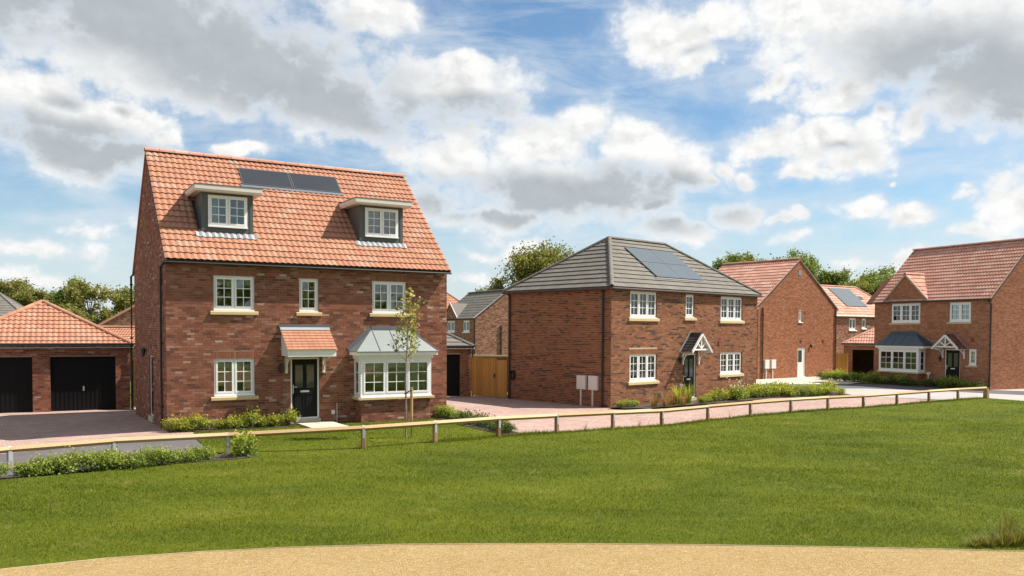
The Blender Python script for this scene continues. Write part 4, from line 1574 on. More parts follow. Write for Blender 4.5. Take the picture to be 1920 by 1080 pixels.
def bay(root, H, PF, a, b, pr, z_base, z0, z1, z_top, z_roof, e, f, eaves, pe, roof_mat, seam_mat, sill_mat, n, curtains=(), blind=0.0, seams=(0.02, 0.47, 0.90)):
    """square bay: brick base, stone sill, framed glass on three sides, hipped lean-to roof"""
    ins = 0.03
    H.wall('bay_wall', Basis((a + ins, -pr + ins, 0), (1, 0, 0), Z), b - a - 2 * ins, -0.3, z_base)
    H.wall('bay_wall', Basis((a + ins, 0, 0), (0, -1, 0), Z), pr - ins, -0.3, z_base)
    H.wall('bay_wall', Basis((b - ins, -pr + ins, 0), (0, 1, 0), Z), pr - ins, -0.3, z_base)
    PW = Basis((a, -pr, 0), (1, 0, 0), Z)
    w = window(root, PW, 0, b - a, z0, z1, n, 2, 3, depth=0.0, sill=False, room=False, fr=0.09, sash=0.055, name='bay_window')
    for (P, s) in ((Basis((a, 0, 0), (0, -1, 0), Z), 1), (Basis((b, -pr, 0), (0, 1, 0), Z), 0)):
        x0, x1 = (0.0, pr - 0.065) if s else (0.065, pr)
        window(root, P, x0, x1, z0, z1, 1, 1, 3, depth=0.0, sill=False, room=False, fr=0.07, sash=0.05, name='bay_window')
    s = MB()
    s.box(IDB, a - 0.09, b + 0.09, -pr - 0.09, -0.002, z_base, z0 - 0.036)
    s.build('sill', sill_mat, w)
    fa = MB()
    fa.box(IDB, a - 0.05, b + 0.05, -pr - 0.05, -0.004, z1, z1 + 0.10)
    fa.box(IDB, eaves[0] + 0.02, eaves[1] - 0.02, -pe + 0.02, -0.004, z1 + 0.10, z_top - 0.02)
    br = fa.build('bay_roof', 'white_paint', root)
    sl = MB()
    A, B, C, D = (eaves[0], -pe, z_top), (eaves[1], -pe, z_top), (eaves[1], -0.004, z_top), (eaves[0], -0.004, z_top)
    E, F = (e, -0.004, z_roof), (f, -0.004, z_roof)
    lo = lambda p: (p[0], p[1], p[2] - 0.022)
    for q in ((A, B, F, E), (D, A, E), (B, C, F), (lo(A), lo(B), B, A), (lo(D), lo(A), A, D), (lo(B), lo(C), C, B), (lo(D), lo(C), lo(B), lo(A))):
        sl.face(q)
    sl.build('roof_sheet', roof_mat, br)
    sm = MB()
    for t in seams:
        x = e + (f - e) * t
        sm.tube([(x, -0.01, z_roof - 0.005), (x, -pe, z_top + 0.005)], 0.018, 6)
    sm.tube([F, B], 0.022, 6)
    sm.tube([Vector(A) - Vector((0, 0, 0.008)), Vector(B) - Vector((0, 0, 0.008))], 0.020, 6)
    sm.build('seam', seam_mat, br)
    fl = MB()
    for (p, q) in ((D, E), (E, F), (F, C)):
        p2, q2 = Vector((p[0], -0.014, p[2] + 0.02)), Vector((q[0], -0.014, q[2] + 0.02))
        dd = (q2 - p2).normalized()
        fl.box(Basis(p2, dd, Vector((0, -1, 0)).cross(dd)), 0, (q2 - p2).length, -0.02, 0.11, -0.004, 0.012)
    fl.build('lead_flashing', seam_mat, br)
    room_box(w, PF, a + 0.11, b - 0.11, z0 + 0.03, z1 - 0.04, -0.17, 3.0)
    if blind:
        bl = MB()
        bl.box(PW, 0.1, b - a - 0.1, z1 - 0.1 - blind, z1 - 0.05, -0.17, -0.155)
        bl.build('blind', 'blind_cloth', w)
    for (p, q) in curtains:
        curtain(w, PF, p, q, z0, z1, pr - 0.2)


H_DORMER = house_dormers()


# ------------------------------------------------------------------ hipped roof, flat tiles
def hipped_roof(root, w, d, he, hr, run, o, mat, rows, tw, ridge_mat, back=True, faces='courses', limit=0, cols=20, left=True, right=True, tilefn=None, ridge_L=0.45, lift=-0.03):
    k = (hr - he) / (d / 2)
    zE = he - o * k + lift
    zT = hr + lift
    kh = (hr - he) / run
    oh = o * k / kh
    rl, rr = (run if left else -o), (w - run if right else w + o)
    xl, xr = (-oh if left else -o), (w + oh if right else w + o)
    F0, F1, B0, B1 = (xl, -o, zE), (xr, -o, zE), (xl, d + o, zE), (xr, d + o, zE)
    T0, T1 = (rl, d / 2, zT), (rr, d / 2, zT)
    mb = MB()
    for q in ((F0, F1, T1, T0), (B1, B0, T0, T1)):
        mb.face(q)
    if left:
        mb.face((B0, F0, T0))
    if right:
        mb.face((F1, B1, T1))
    dn = lambda p: (p[0], p[1], p[2] - 0.06)
    mb.face((dn(F1), dn(F0), dn(B0), dn(B1)), 1)
    for (p, q) in ((F0, F1), (F1, B1), (B1, B0), (B0, F0)):
        mb.face((dn(p), dn(q), q, p), 1)
    roof = mb.build('roof', [mat, 'roof_deck'], root)
    sides = [(F0, F1, T0, T1)]
    if left:
        sides.append((B0, F0, T0, T0))
    if right:
        sides.append((F1, B1, T1, T1))
    for (e0, e1, ta, tb) in sides:
        P, L, W = roof_plane(e0, e1, ta)
        la = (Vector(ta) - Vector(e0)).dot(P.ex)
        lb = (Vector(tb) - Vector(e0)).dot(P.ex)
        # x >= la*y/L ; x <= W - (W-lb)*y/L
        planes = [(-1.0, la / L, 0.0), (1.0, (W - lb) / L, W), (0.0, 1.0, L)]
        if faces == 'courses':
            courses(root, roof, P, L, rows, tw, mat, planes, 0.0, W)
        else:
            tiles(root, roof, P, W, L, rows, max(1, round(W / tw)), tilefn or pantile_faces, mat, planes=planes, limit=limit)
    r = 0.10
    ridge_tiles(roof, T0, T1, r, ridge_mat, ridge_L, 0.01)
    for (p, q, ok) in ((F0, T0, left), (F1, T1, right), (B0, T0, left), (B1, T1, right)):
        if ok:
            ridge_tiles(roof, p, q, r, ridge_mat, ridge_L, 0.015, name='hip_tile')
    return roof, (F0, F1, B0, B1, T0, T1)


def house_hipped():
    w, d, he, hr = 11.127, 6.419, 5.196, 7.617
    root = thing('detached_house', 'red brick house with dark flecked bricks, grey hipped roof and four solar panels', 'house', H2O, H2T)
    H = House(root, 'brick_orange_dark_flecked', 'mortar_pale', 21, dark=0.11)
    PF = Basis((0, 0, 0), (1, 0, 0), Z)
    PL = Basis((0, d, 0), (0, -1, 0), Z)
    PR = Basis((w, 0, 0), (0, 1, 0), Z)
    PB = Basis((w, d, 0), (-1, 0, 0), Z)
    wins = [(1.20, 3.03, 3.83, 4.93, 3), (5.13, 5.79, 3.90, 4.91, 1), (7.92, 9.78, 3.80, 4.90, 3), (1.20, 3.06, 1.09, 2.24, 3), (7.94, 9.79, 1.20, 2.23, 3)]
    holes = [(a, b, c - 0.035, e) for (a, b, c, e, n) in wins] + [(5.0, 5.96, 0.15, 2.19)]
    H.wall('front_wall', PF, w, -0.4, he - 0.06, holes, pick=True, soldiers=[(a - 0.03, b + 0.03, e, e + 0.215) for (a, b, c, e, n) in wins[3:]])
    H.wall('side_wall', PL, d, -0.4, he - 0.06, pick=True)
    H.wall('side_wall', PR, d, -0.4, he - 0.06)
    H.wall('rear_wall', PB, w, -0.4, he - 0.06)
    for i, (a, b, c, e, n) in enumerate(wins):
        window(root, PF, a, b, c, e, n, sill_h=0.15, sill_ext=0.12, blind=(0.0, 0.0, 0.0, 0.0, 0.0)[i], curtains=[(a + 0.05, b - 0.05)] if i in (0, 3) else ([(b - 0.5, b - 0.05)] if i == 4 else ()))
    front_door(root, PF, 5.0, 5.96, 0.17, 2.19)
    gable_porch(root, PF, 5.52, 0.71, 2.33, 3.10, 0.66, 'tile_dark_slate')
    wall_lantern(root, PF, 4.68, 1.95)
    small_vent(root, PF, 4.87, 4.86, 0.17, 0.19)
    small_vent(root, PF, 7.80, 2.68, 0.15, 0.22)
    meter_box(root, PL, d - 1.86, d - 1.36, 0.71, 1.31)
    meter_box(root, PL, d - 1.18, d - 0.68, 0.71, 1.32)
    hs = MB()
    for k in range(3):
        pts = [PL(d - 6.0 + 0.13 * math.cos(t * math.pi / 6) , 1.14 + 0.22 * math.sin(t * math.pi / 6), 0.05 + 0.035 * k) for t in range(13)]
        hs.tube(pts, 0.022, 6, caps=False)
    hs.box(PL, d - 6.08, d - 5.92, 1.22, 1.38, 0.006, 0.05)
    hs.build('hose_reel', 'black_plastic', root)
    roof, pts = hipped_roof(root, w, d, he, hr, 3.49, 0.14, 'tile_grey_concrete', 12, 0.33, 'tile_grey_concrete')
    k = (hr - he) / (d / 2)
    P, L, W = roof_plane(pts[0], pts[1], pts[4])
    x_off = -pts[0][0]
    cs = math.cos(math.atan(k))
    yy = lambda y: (y + 0.14) / cs
    ym = (0.60 + 2.53) / 2
    for (y0, y1) in ((0.60, ym - 0.012), (ym + 0.012, 2.53)):
        for (a, b) in ((3.74, 5.52), (5.545, 7.33)):
            solar_panel(root, P, a + x_off, b + x_off, yy(y0), yy(y1), 0.055, 'solar_sky_sheen')
    fl = MB()
    fl.box(P, 3.60 + x_off, 7.45 + x_off, yy(0.60) - 0.10, yy(0.60) - 0.01, 0.04, 0.05)
    fl.build('lead_flashing', 'lead_dark', root)
    gutter(root, (-0.16, -0.17, he - 0.20), (w + 0.16, -0.17, he - 0.20), 0.05, 'soffit_dark')
    gutter(root, (-0.19, -0.17, he - 0.20), (-0.19, d + 0.17, he - 0.20), 0.05, 'soffit_dark')
    pipe(root, [(-0.16, 0.42, he - 0.24), (-0.06, 0.42, he - 0.40), (-0.06, 0.42, 0.0)], r=0.045)
    pipe(root, [(-0.16, d - 0.17, he - 0.24), (-0.06, d - 0.17, he - 0.40), (-0.06, d - 0.17, 0.0)], r=0.045)
    H.finish()


house_hipped()


# ------------------------------------------------------------------ gable-end house
def gable_roof(root, w, d, he, hr, o, ov, mat, rows, tw, ridge_mat, axis='x', front=True, back=True, tilefn=None, limit=0, lift=-0.035):
    """axis x: ridge along x, slopes face front and back; axis y: ridge along y, slopes face left and right"""
    mb = MB()
    slopes = []
    if axis == 'x':
        k = (hr - he) / (d / 2)
        zE, zT = he - o * k + lift, hr + lift
        slopes = [((-ov, -o, zE), (w + ov, -o, zE), (0, d / 2, zT)), ((w + ov, d + o, zE), (-ov, d + o, zE), (0, d / 2, zT))]
        rA, rB = (-ov, d / 2, zT), (w + ov, d / 2, zT)
    else:
        k = (hr - he) / (w / 2)
        zE, zT = he - o * k + lift, hr + lift
        slopes = [((-o, d + ov, zE), (-o, -ov, zE), (w / 2, 0, zT)), ((w + o, -ov, zE), (w + o, d + ov, zE), (w / 2, 0, zT))]
        rA, rB = (w / 2, -ov, zT), (w / 2, d + ov, zT)
    Ps = []
    for (e0, e1, t) in slopes:
        P, L, W = roof_plane(e0, e1, t)
        Ps.append((P, L, W))
        mb.box(P, 0, W, 0, L, -0.08, -0.005, 0)
    roof = mb.build('roof', ['roof_deck', mat], root)
    for use, (P, L, W) in zip((front, back), Ps):
        if use:
            tiles(root, roof, P, W, L, rows, max(1, round(W / tw)), tilefn or pantile_faces, mat, limit=limit)
    ridge_tiles(roof, rA, rB, 0.12, ridge_mat, 0.45, 0.03)
    return roof, Ps


def verge(root, P, a, b, w, mat, n0=0.01, n1=0.05):
    a, b = Vector((a[0], a[1])), Vector((b[0], b[1]))
    d = (b - a).normalized()
    s = Vector((-d.y, d.x)) * w / 2
    mb = MB()
    mb.prism(P, [tuple(a - s), tuple(b - s), tuple(b + s), tuple(a + s)], n0, n1)
    return mb.build('verge', mat, root)


def house_gable_end():
    w, d, he, hr = 9.435, 6.74, 5.195, 8.537
    root = thing('gable_house', 'plain orange brick gable end with narrow white window and pale side door', 'house', H3O, H3T)
    H = House(root, 'brick_plain_orange', 'mortar_pale', 31)
    PF = Basis((0, 0, 0), (1, 0, 0), Z)
    PL = Basis((0, d, 0), (0, -1, 0), Z)
    PR = Basis((w, 0, 0), (0, 1, 0), Z)
    H.wall('gable_wall', PF, w, -0.4, he - 0.05, [(4.70, 5.11, 4.02, 4.86), (4.64, 5.58, 0.10, 2.22)], gable=(0, w, hr - 0.08))
    H.wall('side_wall', PL, d, -0.4, he - 0.05)
    H.wall('side_wall', PR, d, -0.4, he - 0.05)
    window(root, PF, 4.70, 5.11, 4.06, 4.86, 1, 1, 1, fr=0.07, sill_mat='white_upvc', sill_h=0.05, sill_ext=0.06, room=False, glass='dark_glass', bars=False)
    dr = MB()
    a, b, c, e = 4.66, 5.56, 0.12, 2.20
    dr.box(PF, a, b, c, e, -0.10, -0.05)
    o = dr.build('side_door', 'white_door_paint', root)
    put('pane', pane_mesh(0.46, 0.85, 'dark_glass'), o, PF.matrix(a + 0.10, c + 1.05, -0.046))
    f = MB()
    f.box(PF, b - 0.05, b, c, e, -0.05, -0.02)
    f.box(PF, a, a + 0.05, c, e, -0.05, -0.02)
    f.box(PF, a + 0.05, b - 0.05, e - 0.05, e, -0.05, -0.021)
    f.box(PF, a - 0.05, b + 0.05, c - 0.08, c - 0.005, -0.05, 0.05)
    f.build('door_frame', 'white_upvc', o)
    meter_box(root, PF, 0.70, 1.20, 0.78, 1.40)
    meter_box(root, PF, 1.45, 1.95, 0.78, 1.40)
    for (x, z) in ((4.97, 2.66), (7.77, 2.65), (5.5, 4.75)):
        small_vent(root, PF, x, z, 0.2, 0.2, 'brick_plain_orange' if z > 4 else 'soffit_dark')
    small_vent(root, PF, 4.72, 7.55, 0.34, 0.36, 'lead_grey')
    wall_lantern(root, PF, 6.2, 2.36)
    gable_roof(root, w, d, he, hr, 0.16, 0.07, 'tile_pink_pantile', 15, 0.38, 'tile_pink_pantile', axis='y', back=False)
    verge(root, PF, (-0.18, he - 0.14), (w / 2 - 0.02, hr - 0.09), 0.14, 'verge_tan')
    verge(root, PF, (w + 0.18, he - 0.14), (w / 2 + 0.02, hr - 0.09), 0.14, 'verge_tan', 0.012, 0.052)
    for x in (-0.14, w + 0.14):
        ek = MB()
        ek.box(PF, x - 0.16, x + 0.16, he - 0.32, he - 0.12, -0.4, 0.045)
        ek.build('boxed_eaves', 'verge_tan', root)
    gutter(root, (-0.22, -0.05, he - 0.12), (-0.22, d, he - 0.12), 0.06, 'soffit_dark')
    pipe(root, [(0.45, -0.05, he - 0.22), (0.45, -0.07, he - 0.4), (0.45, -0.07, 0.0)], r=0.05, mat='soffit_dark')
    pipe(root, [(w - 0.1, -0.05, he - 0.22), (w - 0.1, -0.07, he - 0.4), (w - 0.1, -0.07, 0.0)], r=0.05, mat='soffit_dark')
    H.finish()


house_gable_end()


# ------------------------------------------------------------------ house on the right
def house_right():
    w, d, he, hr = 8.15, 7.07, 5.2, 8.605
    root = thing('detached_house', 'red brick house in shade with small front gable, slate blue bay roof and white porch', 'house', H4O, H4T)
    H = House(root, 'brick_plain_orange', 'mortar_pale', 41)
    PF = Basis((0, 0, 0), (1, 0, 0), Z)
    PL = Basis((0, d, 0), (0, -1, 0), Z)
    PR = Basis((w, 0, 0), (0, 1, 0), Z)
    wins = [(1.30, 3.46, 3.76, 4.93, 3), (5.47, 6.89, 3.78, 4.90, 2), (6.80, 7.30, 1.26, 2.17, 1)]
    holes = [(a, b, c - 0.035, e) for (a, b, c, e, n) in wins] + [(5.24, 6.26, 0.10, 2.14), (1.05, 3.8, 0.8, 2.0)]
    g = (0.82, 3.92, 6.72)
    k = (hr - he) / (d / 2)
    H.wall('front_wall', PF, w, -0.5, he - 0.05, holes, gable=g)
    H.wall('gable_wall', PR, d, -0.5, he - 0.05, gable=(0, d, hr - 0.08))
    H.wall('gable_wall', PL, d, -0.5, he - 0.05, gable=(0, d, hr - 0.08))
    for i, (a, b, c, e, n) in enumerate(wins):
        window(root, PF, a, b, c, e, n, fr=0.07, sash=0.06, sill_h=0.11, curtains=[(a + 0.1, a + 0.4), (b - 0.4, b - 0.1)] if i == 0 else ())
    front_door(root, PF, 5.24, 6.26, 0.14, 2.14)
    gable_porch(root, PF, 5.84, 0.82, 2.22, 2.97, 0.8, 'tile_dark_red')
    bay(root, H, PF, 0.94, 3.90, 0.60, 0.60, 0.72, 2.06, 2.32, 3.09, 1.41, 3.16, (0.72, 4.35), 0.75, 'bay_roof_slate', 'bay_roof_slate', 'buff_stone', 3, curtains=[(1.05, 1.85), (2.9, 3.75)], seams=(0.0, 0.33, 0.68, 1.0))
    wall_lantern(root, PF, 4.98, 1.6)
    small_vent(root, PF, 7.02, 2.72, 0.2, 0.2)
    roof, Ps = gable_roof(root, w, d, he, hr, 0.14, 0.08, 'tile_pink_pantile', 17, 0.38, 'tile_pink_pantile', back=False)
    # cross gable over the big window
    zr, cx = 6.75, 2.37
    sl = math.atan2(zr - 5.22, 1.58)
    sn = math.sin(sl)
    P, L, W = roof_plane((3.98, -0.10, 5.17), (3.98, 1.9, 5.17), (cx, 0, zr))
    m = MB()
    pts = clip_poly([(0, 0, -0.01), (2.0, 0, -0.01), (2.0, L, -0.01), (0, L, -0.01)], [(1.0, -sn / k, 0.12)])
    m.face([P(*q) for q in pts])
    P2, L2, W2 = roof_plane((0.76, 1.9, 5.17), (0.76, -0.10, 5.17), (cx, 0, zr))
    pts2 = clip_poly([(0, 0, -0.01), (2.0, 0, -0.01), (2.0, L2, -0.01), (0, L2, -0.01)], [(-1.0, -sn / k, -1.88)])
    m.face([P2(*q) for q in pts2])
    cg = m.build('front_gable_roof', 'roof_deck', root)
    tiles(root, cg, P, 2.0, L, 6, 5, pantile_faces, 'tile_pink_pantile', planes=[(1.0, -sn / k, 0.12)])
    tiles(root, cg, P2, 2.0, L2, 6, 5, pantile_faces, 'tile_pink_pantile', planes=[(-1.0, -sn / k, -1.88)])
    ridge_tiles(cg, (cx, -0.12, zr), (cx, (zr - he) / k, zr), 0.10, 'tile_pink_pantile', 0.4, 0.02)
    verge(root, PF, (0.74, 5.14), (cx, zr - 0.02), 0.10, 'verge_tan', 0.02, 0.10)
    verge(root, PF, (4.0, 5.14), (cx, zr - 0.02), 0.10, 'verge_tan', 0.022, 0.102)
    verge(root, PR, (-0.14, he - 0.12), (d / 2, hr - 0.08), 0.12, 'verge_tan')
    verge(root, PR, (d + 0.14, he - 0.12), (d / 2, hr - 0.08), 0.12, 'verge_tan', 0.012, 0.052)
    # low wing at the far left end with a dark verge
    P3, L3, W3 = Ps[0]
    v = MB()
    v.box(P3, -0.46, -0.01, -0.05, 2.3, -0.06, 0.03)
    v.build('dark_verge', 'tile_dark_red', root)
    gutter(root, (-0.05, -0.19, he - 0.16), (w + 0.05, -0.19, he - 0.16), 0.05, 'soffit_dark')
    pipe(root, [(w - 0.12, -0.17, he - 0.24), (w + 0.03, -0.06, he - 0.42), (w + 0.03, -0.06, -0.2)], r=0.045)
    H.finish()


house_right()


# ------------------------------------------------------------------ garages
def hip_garage(label, o, th, W, D, he, rise, run, doors, brick, mortar, tile, style, rows, seed, door_h=2.05, fascia='cream_paint', open_front=False, tw=0.38, limit=250):
    root = thing('garage', label, 'garage', o, th)
    H = House(root, brick, mortar, seed)
    PF = Basis((0, 0, 0), (1, 0, 0), Z)
    PL = Basis((0, D, 0), (0, -1, 0), Z)
    PR = Basis((W, 0, 0), (0, 1, 0), Z)
    H.wall('front_wall', PF, W, -0.3, he - 0.12, [(a, b, -0.3, door_h) for (a, b) in doors])
    H.wall('side_wall', PR, D, -0.3, he - 0.12)
    H.wall('side_wall', PL, D, -0.3, he - 0.12)
    H.wall('rear_wall', Basis((W, D, 0), (-1, 0, 0), Z), W, -0.3, he - 0.12)
    for (a, b) in doors:
        if not open_front:
            garage_door(root, PF, a, b, 0.0, door_h)
    fa = MB()
    fa.box(IDB, -0.14, W + 0.14, -0.16, -0.135, he - 0.17, he - 0.02)
    fa.box(IDB, -0.14, -0.115, -0.134, D, he - 0.17, he - 0.02)
    fa.box(IDB, W + 0.115, W + 0.14, -0.134, D, he - 0.17, he - 0.02)
    fa.box(IDB, -0.11, W + 0.11, -0.134, -0.004, he - 0.17, he - 0.155)
    fa.build('fascia', fascia, root)
    hipped_roof(root, W, D, he + 0.03, he + 0.03 + rise, run, 0.16, tile, rows, tw, tile, faces=style, limit=limit, ridge_L=0.42)
    gutter(root, (-0.15, -0.21, he - 0.03), (W + 0.15, -0.21, he - 0.03), 0.045)
    pipe(root, [(W + 0.05, -0.2, he - 0.06), (W + 0.05, -0.08, he - 0.2), (W + 0.05, -0.06, 0.0)], r=0.035)
    H.finish()
    return root


_c = (-14.80, 32.72)
_a = (math.cos(0.474), math.sin(0.474))
hip_garage('double garage with orange hipped roof and two black doors beside the red house', (_c[0] - 6.05 * _a[0], _c[1] - 6.05 * _a[1], -0.15), 0.474, 6.05, 6.1, 2.55, 1.62, 3.02,
           [(0.52, 2.76), (3.34, 5.55)], 'brick_red_multi', 'mortar_warm', 'tile_orange_pantile', 'tiles', 11, 51)
_a = (math.cos(0.40), math.sin(0.40))
hip_garage('narrow garage with grey hipped roof and black door between the two nearest houses', (-2.0 - 3.3 * _a[0], 41.3 - 3.3 * _a[1], -0.25), 0.40, 3.3, 6.0, 2.48, 1.15, 1.65,
           [(0.45, 2.74)], 'brick_orange_dark_flecked', 'mortar_pale', 'tile_grey_concrete', 'courses', 6, 52)
_g3 = hip_garage('open garage with pink tiled roof beside the shaded house with the slate bay', (25.35, 64.6, -0.45), -0.45, 6.8, 6.9, 2.60, 1.85, 3.4,
                 [(0.62, 3.7)], 'brick_plain_orange', 'mortar_pale', 'tile_pink_pantile', 'tiles', 8, 53, open_front=True, door_h=2.12, limit=0)


# ------------------------------------------------------------------ houses behind
def simple_window(root, P, x0, x1, z0, z1, n=2):
    return window(root, P, x0, x1, z0, z1, n, 2 if n > 1 else 1, 2, fr=0.08, sash=0.06, sill_h=0.10, sill_mat='white_upvc', room=False, glass='dark_glass', bars=False, sill_ext=0.06)


def back_house_gap():
    th = R(-62)
    u0 = 9.0
    root = thing('detached_house', 'distant brown brick house with grey roof seen through gap beside the hipped house', 'house', (-3.49 - math.cos(th) * u0, 80 - math.sin(th) * u0, -0.4), th)
    H = House(root, 'brick_brown_buff', 'mortar_warm', 61)
    w, d, he, hr = u0, 7.0, 4.7, 7.35
    PF = Basis((0, 0, 0), (1, 0, 0), Z)
    PR = Basis((w, 0, 0), (0, 1, 0), Z)
    wins = [(w - 2.75, w - 1.3, 3.30, 4.36), (w - 6.6, w - 4.75, 3.30, 4.36)]
    c = w - 5.75
    H.wall('front_wall', PF, w, -0.3, he - 0.05, [(a, b, z - 0.035, e) for (a, b, z, e) in wins], gable=(c - 1.6, c + 1.6, 6.1))
    H.wall('gable_wall', PR, d, -0.3, he - 0.05, gable=(0, d, hr - 0.08))
    for q in wins:
        simple_window(root, PF, *q)
    gable_roof(root, w, d, he, hr, 0.15, 0.08, 'tile_grey_concrete', 10, 0.33, 'tile_grey_concrete', back=False, tilefn=flat_faces)
    k = (hr - he) / (d / 2)
    m = MB()
    sn = 0.0
    for s in (-1, 1):
        A = (c + s * 1.7, -0.1, he - 0.08)
        m.face([A, (c, -0.1, 6.15), (c, (6.15 - he) / k, 6.15), (c + s * 1.7, 0.0, he - 0.04)][::s])
    m.build('front_gable_roof', 'tile_grey_concrete', root)
    verge(root, PR, (-0.14, he - 0.12), (d / 2, hr - 0.08), 0.13, 'cream_paint')
    verge(root, PF, (c + 1.7, he - 0.05), (c, 6.12), 0.10, 'cream_paint', 0.02, 0.08)
    pipe(root, [(w + 0.06, 2.75, 3.9), (w + 0.06, 2.75, 3.8), (w + 0.06, 2.75, 0.2)], r=0.09, mat='soffit_dark')
    pipe(root, [(w - 0.1, -0.06, he - 0.2), (w - 0.1, -0.06, he - 0.3), (w - 0.1, -0.06, 0)], r=0.06, mat='soffit_dark')
    H.finish()


back_house_gap()


def back_house_solar():
    th = 0.60
    a = (math.cos(th), math.sin(th))
    root = thing('detached_house', 'distant house with pale pink roof and long solar panel beyond the plain gable end', 'house', (30.3 - 7 * a[0], 75 - 7 * a[1], -0.3), th)
    H = House(root, 'brick_brown_buff', 'mortar_warm', 62)
    w, d, he, hr = 15.1, 6.4, 4.82, 7.55
    PF = Basis((0, 0, 0), (1, 0, 0), Z)
    wins = [(6.25, 7.30, 3.52, 4.53, 2), (8.15, 8.80, 3.66, 4.50, 1)]
    H.wall('front_wall', PF, w, -0.3, he - 0.05, [(p, q, z - 0.035, e) for (p, q, z, e, n) in wins])
    H.wall('side_wall', Basis((w, 0, 0), (0, 1, 0), Z), d, -0.3, he - 0.05)
    H.wall('side_wall', Basis((0, d, 0), (0, -1, 0), Z), d, -0.3, he - 0.05)
    for q in wins:
        simple_window(root, PF, *q)
    roof, pts = hipped_roof(root, w, d, he, hr, 3.2, 0.15, 'tile_pink_pantile', 12, 0.38, 'tile_pink_pantile', faces='courses')
    k = (hr - he) / (d / 2)
    P, L, W = roof_plane(pts[0], pts[1], pts[4])
    cs = math.cos(math.atan(k))
    xo = -pts[0][0]
    for i in range(3):
        solar_panel(root, P, 7.25 + i * 1.05 + xo, 8.28 + i * 1.05 + xo, (0.95 + 0.15) / cs, (2.95 + 0.15) / cs, 0.05, 'solar_sky_sheen')
    rl = MB()
    rl.box(P, 10.15 + xo, 11.0 + xo, 2.55, 2.95, 0.03, 0.08)
    rl.build('roof_window', 'solar_black', root)
    gutter(root, (-0.1, -0.2, he - 0.12), (w + 0.1, -0.2, he - 0.12), 0.06, 'cream_paint')
    H.finish()


back_house_solar()


def back_simple(label, o, th, w, d, he, hr, kind, brick, tile, style, rows, seed, run=3.2, solar=None):
    root = thing('detached_house', label, 'house', o, th)
    H = House(root, brick, 'mortar_warm', seed)
    PF = Basis((0, 0, 0), (1, 0, 0), Z)
    gy = kind == 'gable_y'
    H.wall('front_wall', PF, w, -0.3, he - 0.05, gable=(0, w, hr - 0.08) if gy else None)
    for P, W_ in ((Basis((w, 0, 0), (0, 1, 0), Z), d), (Basis((0, d, 0), (0, -1, 0), Z), d)):
        H.wall('side_wall', P, W_, -0.3, he - 0.05, gable=(0, d, hr - 0.08) if kind == 'gable_x' else None)
    if kind == 'hip':
        roof, pts = hipped_roof(root, w, d, he, hr, run, 0.15, tile, rows, 0.36, tile, faces=style)
        if solar:
            P, L, W = roof_plane(pts[0], pts[1], pts[4])
            for (a, b, y0, y1) in solar:
                solar_panel(root, P, a, b, y0, y1, 0.05)
    else:
        gable_roof(root, w, d, he, hr, 0.15, 0.1, tile, rows, 0.36, tile, axis='y' if gy else 'x', tilefn=pantile_faces if style == 'tiles' else flat_faces)
    if gy:
        verge(root, PF, (-0.16, he - 0.12), (w / 2, hr - 0.07), 0.18, 'tile_pink_pantile', 0.01, 0.12)
        verge(root, PF, (w + 0.16, he - 0.12), (w / 2, hr - 0.07), 0.18, 'tile_pink_pantile', 0.012, 0.122)
    H.finish()
    return root


_th = 0.30
back_simple('distant house with grey roof and dark solar panels behind the orange garage roof', (-66.5, 88.3, -0.3), _th, 14.0, 7.4, 4.6, 7.55, 'hip', 'brick_brown_buff', 'tile_grey_concrete', 'courses', 11, 71, 3.7,
            solar=[(4.0, 7.0, 0.6, 1.7), (7.05, 10.2, 0.6, 1.7), (4.0, 7.0, 1.75, 2.85), (7.05, 10.2, 1.75, 2.85), (4.0, 6.0, 2.9, 3.9), (6.05, 8.1, 2.9, 3.9)])
back_simple('distant brown gable end with low eaves half hidden behind the red house', (-34.3, 69.2, -0.4), 0.36, 11.4, 8.0, 3.45, 6.95, 'gable_y', 'brick_brown_buff', 'tile_pink_pantile', 'tiles', 10, 72)
back_simple('low outbuilding with orange tiled roof peeping out behind the double garage', (-28.2, 51.6, -0.6), 0.12, 9.0, 5.0, 2.6, 3.68, 'gable_x', 'brick_brown_buff', 'tile_orange_pantile', 'tiles', 8, 73)
back_simple('distant house with orange hipped roof just showing past the red house', (-14.75, 95.0, -0.4), 0.42, 12.6, 7.0, 4.9, 7.95, 'hip', 'brick_brown_buff', 'tile_orange_pantile', 'courses', 10, 74, 3.5)
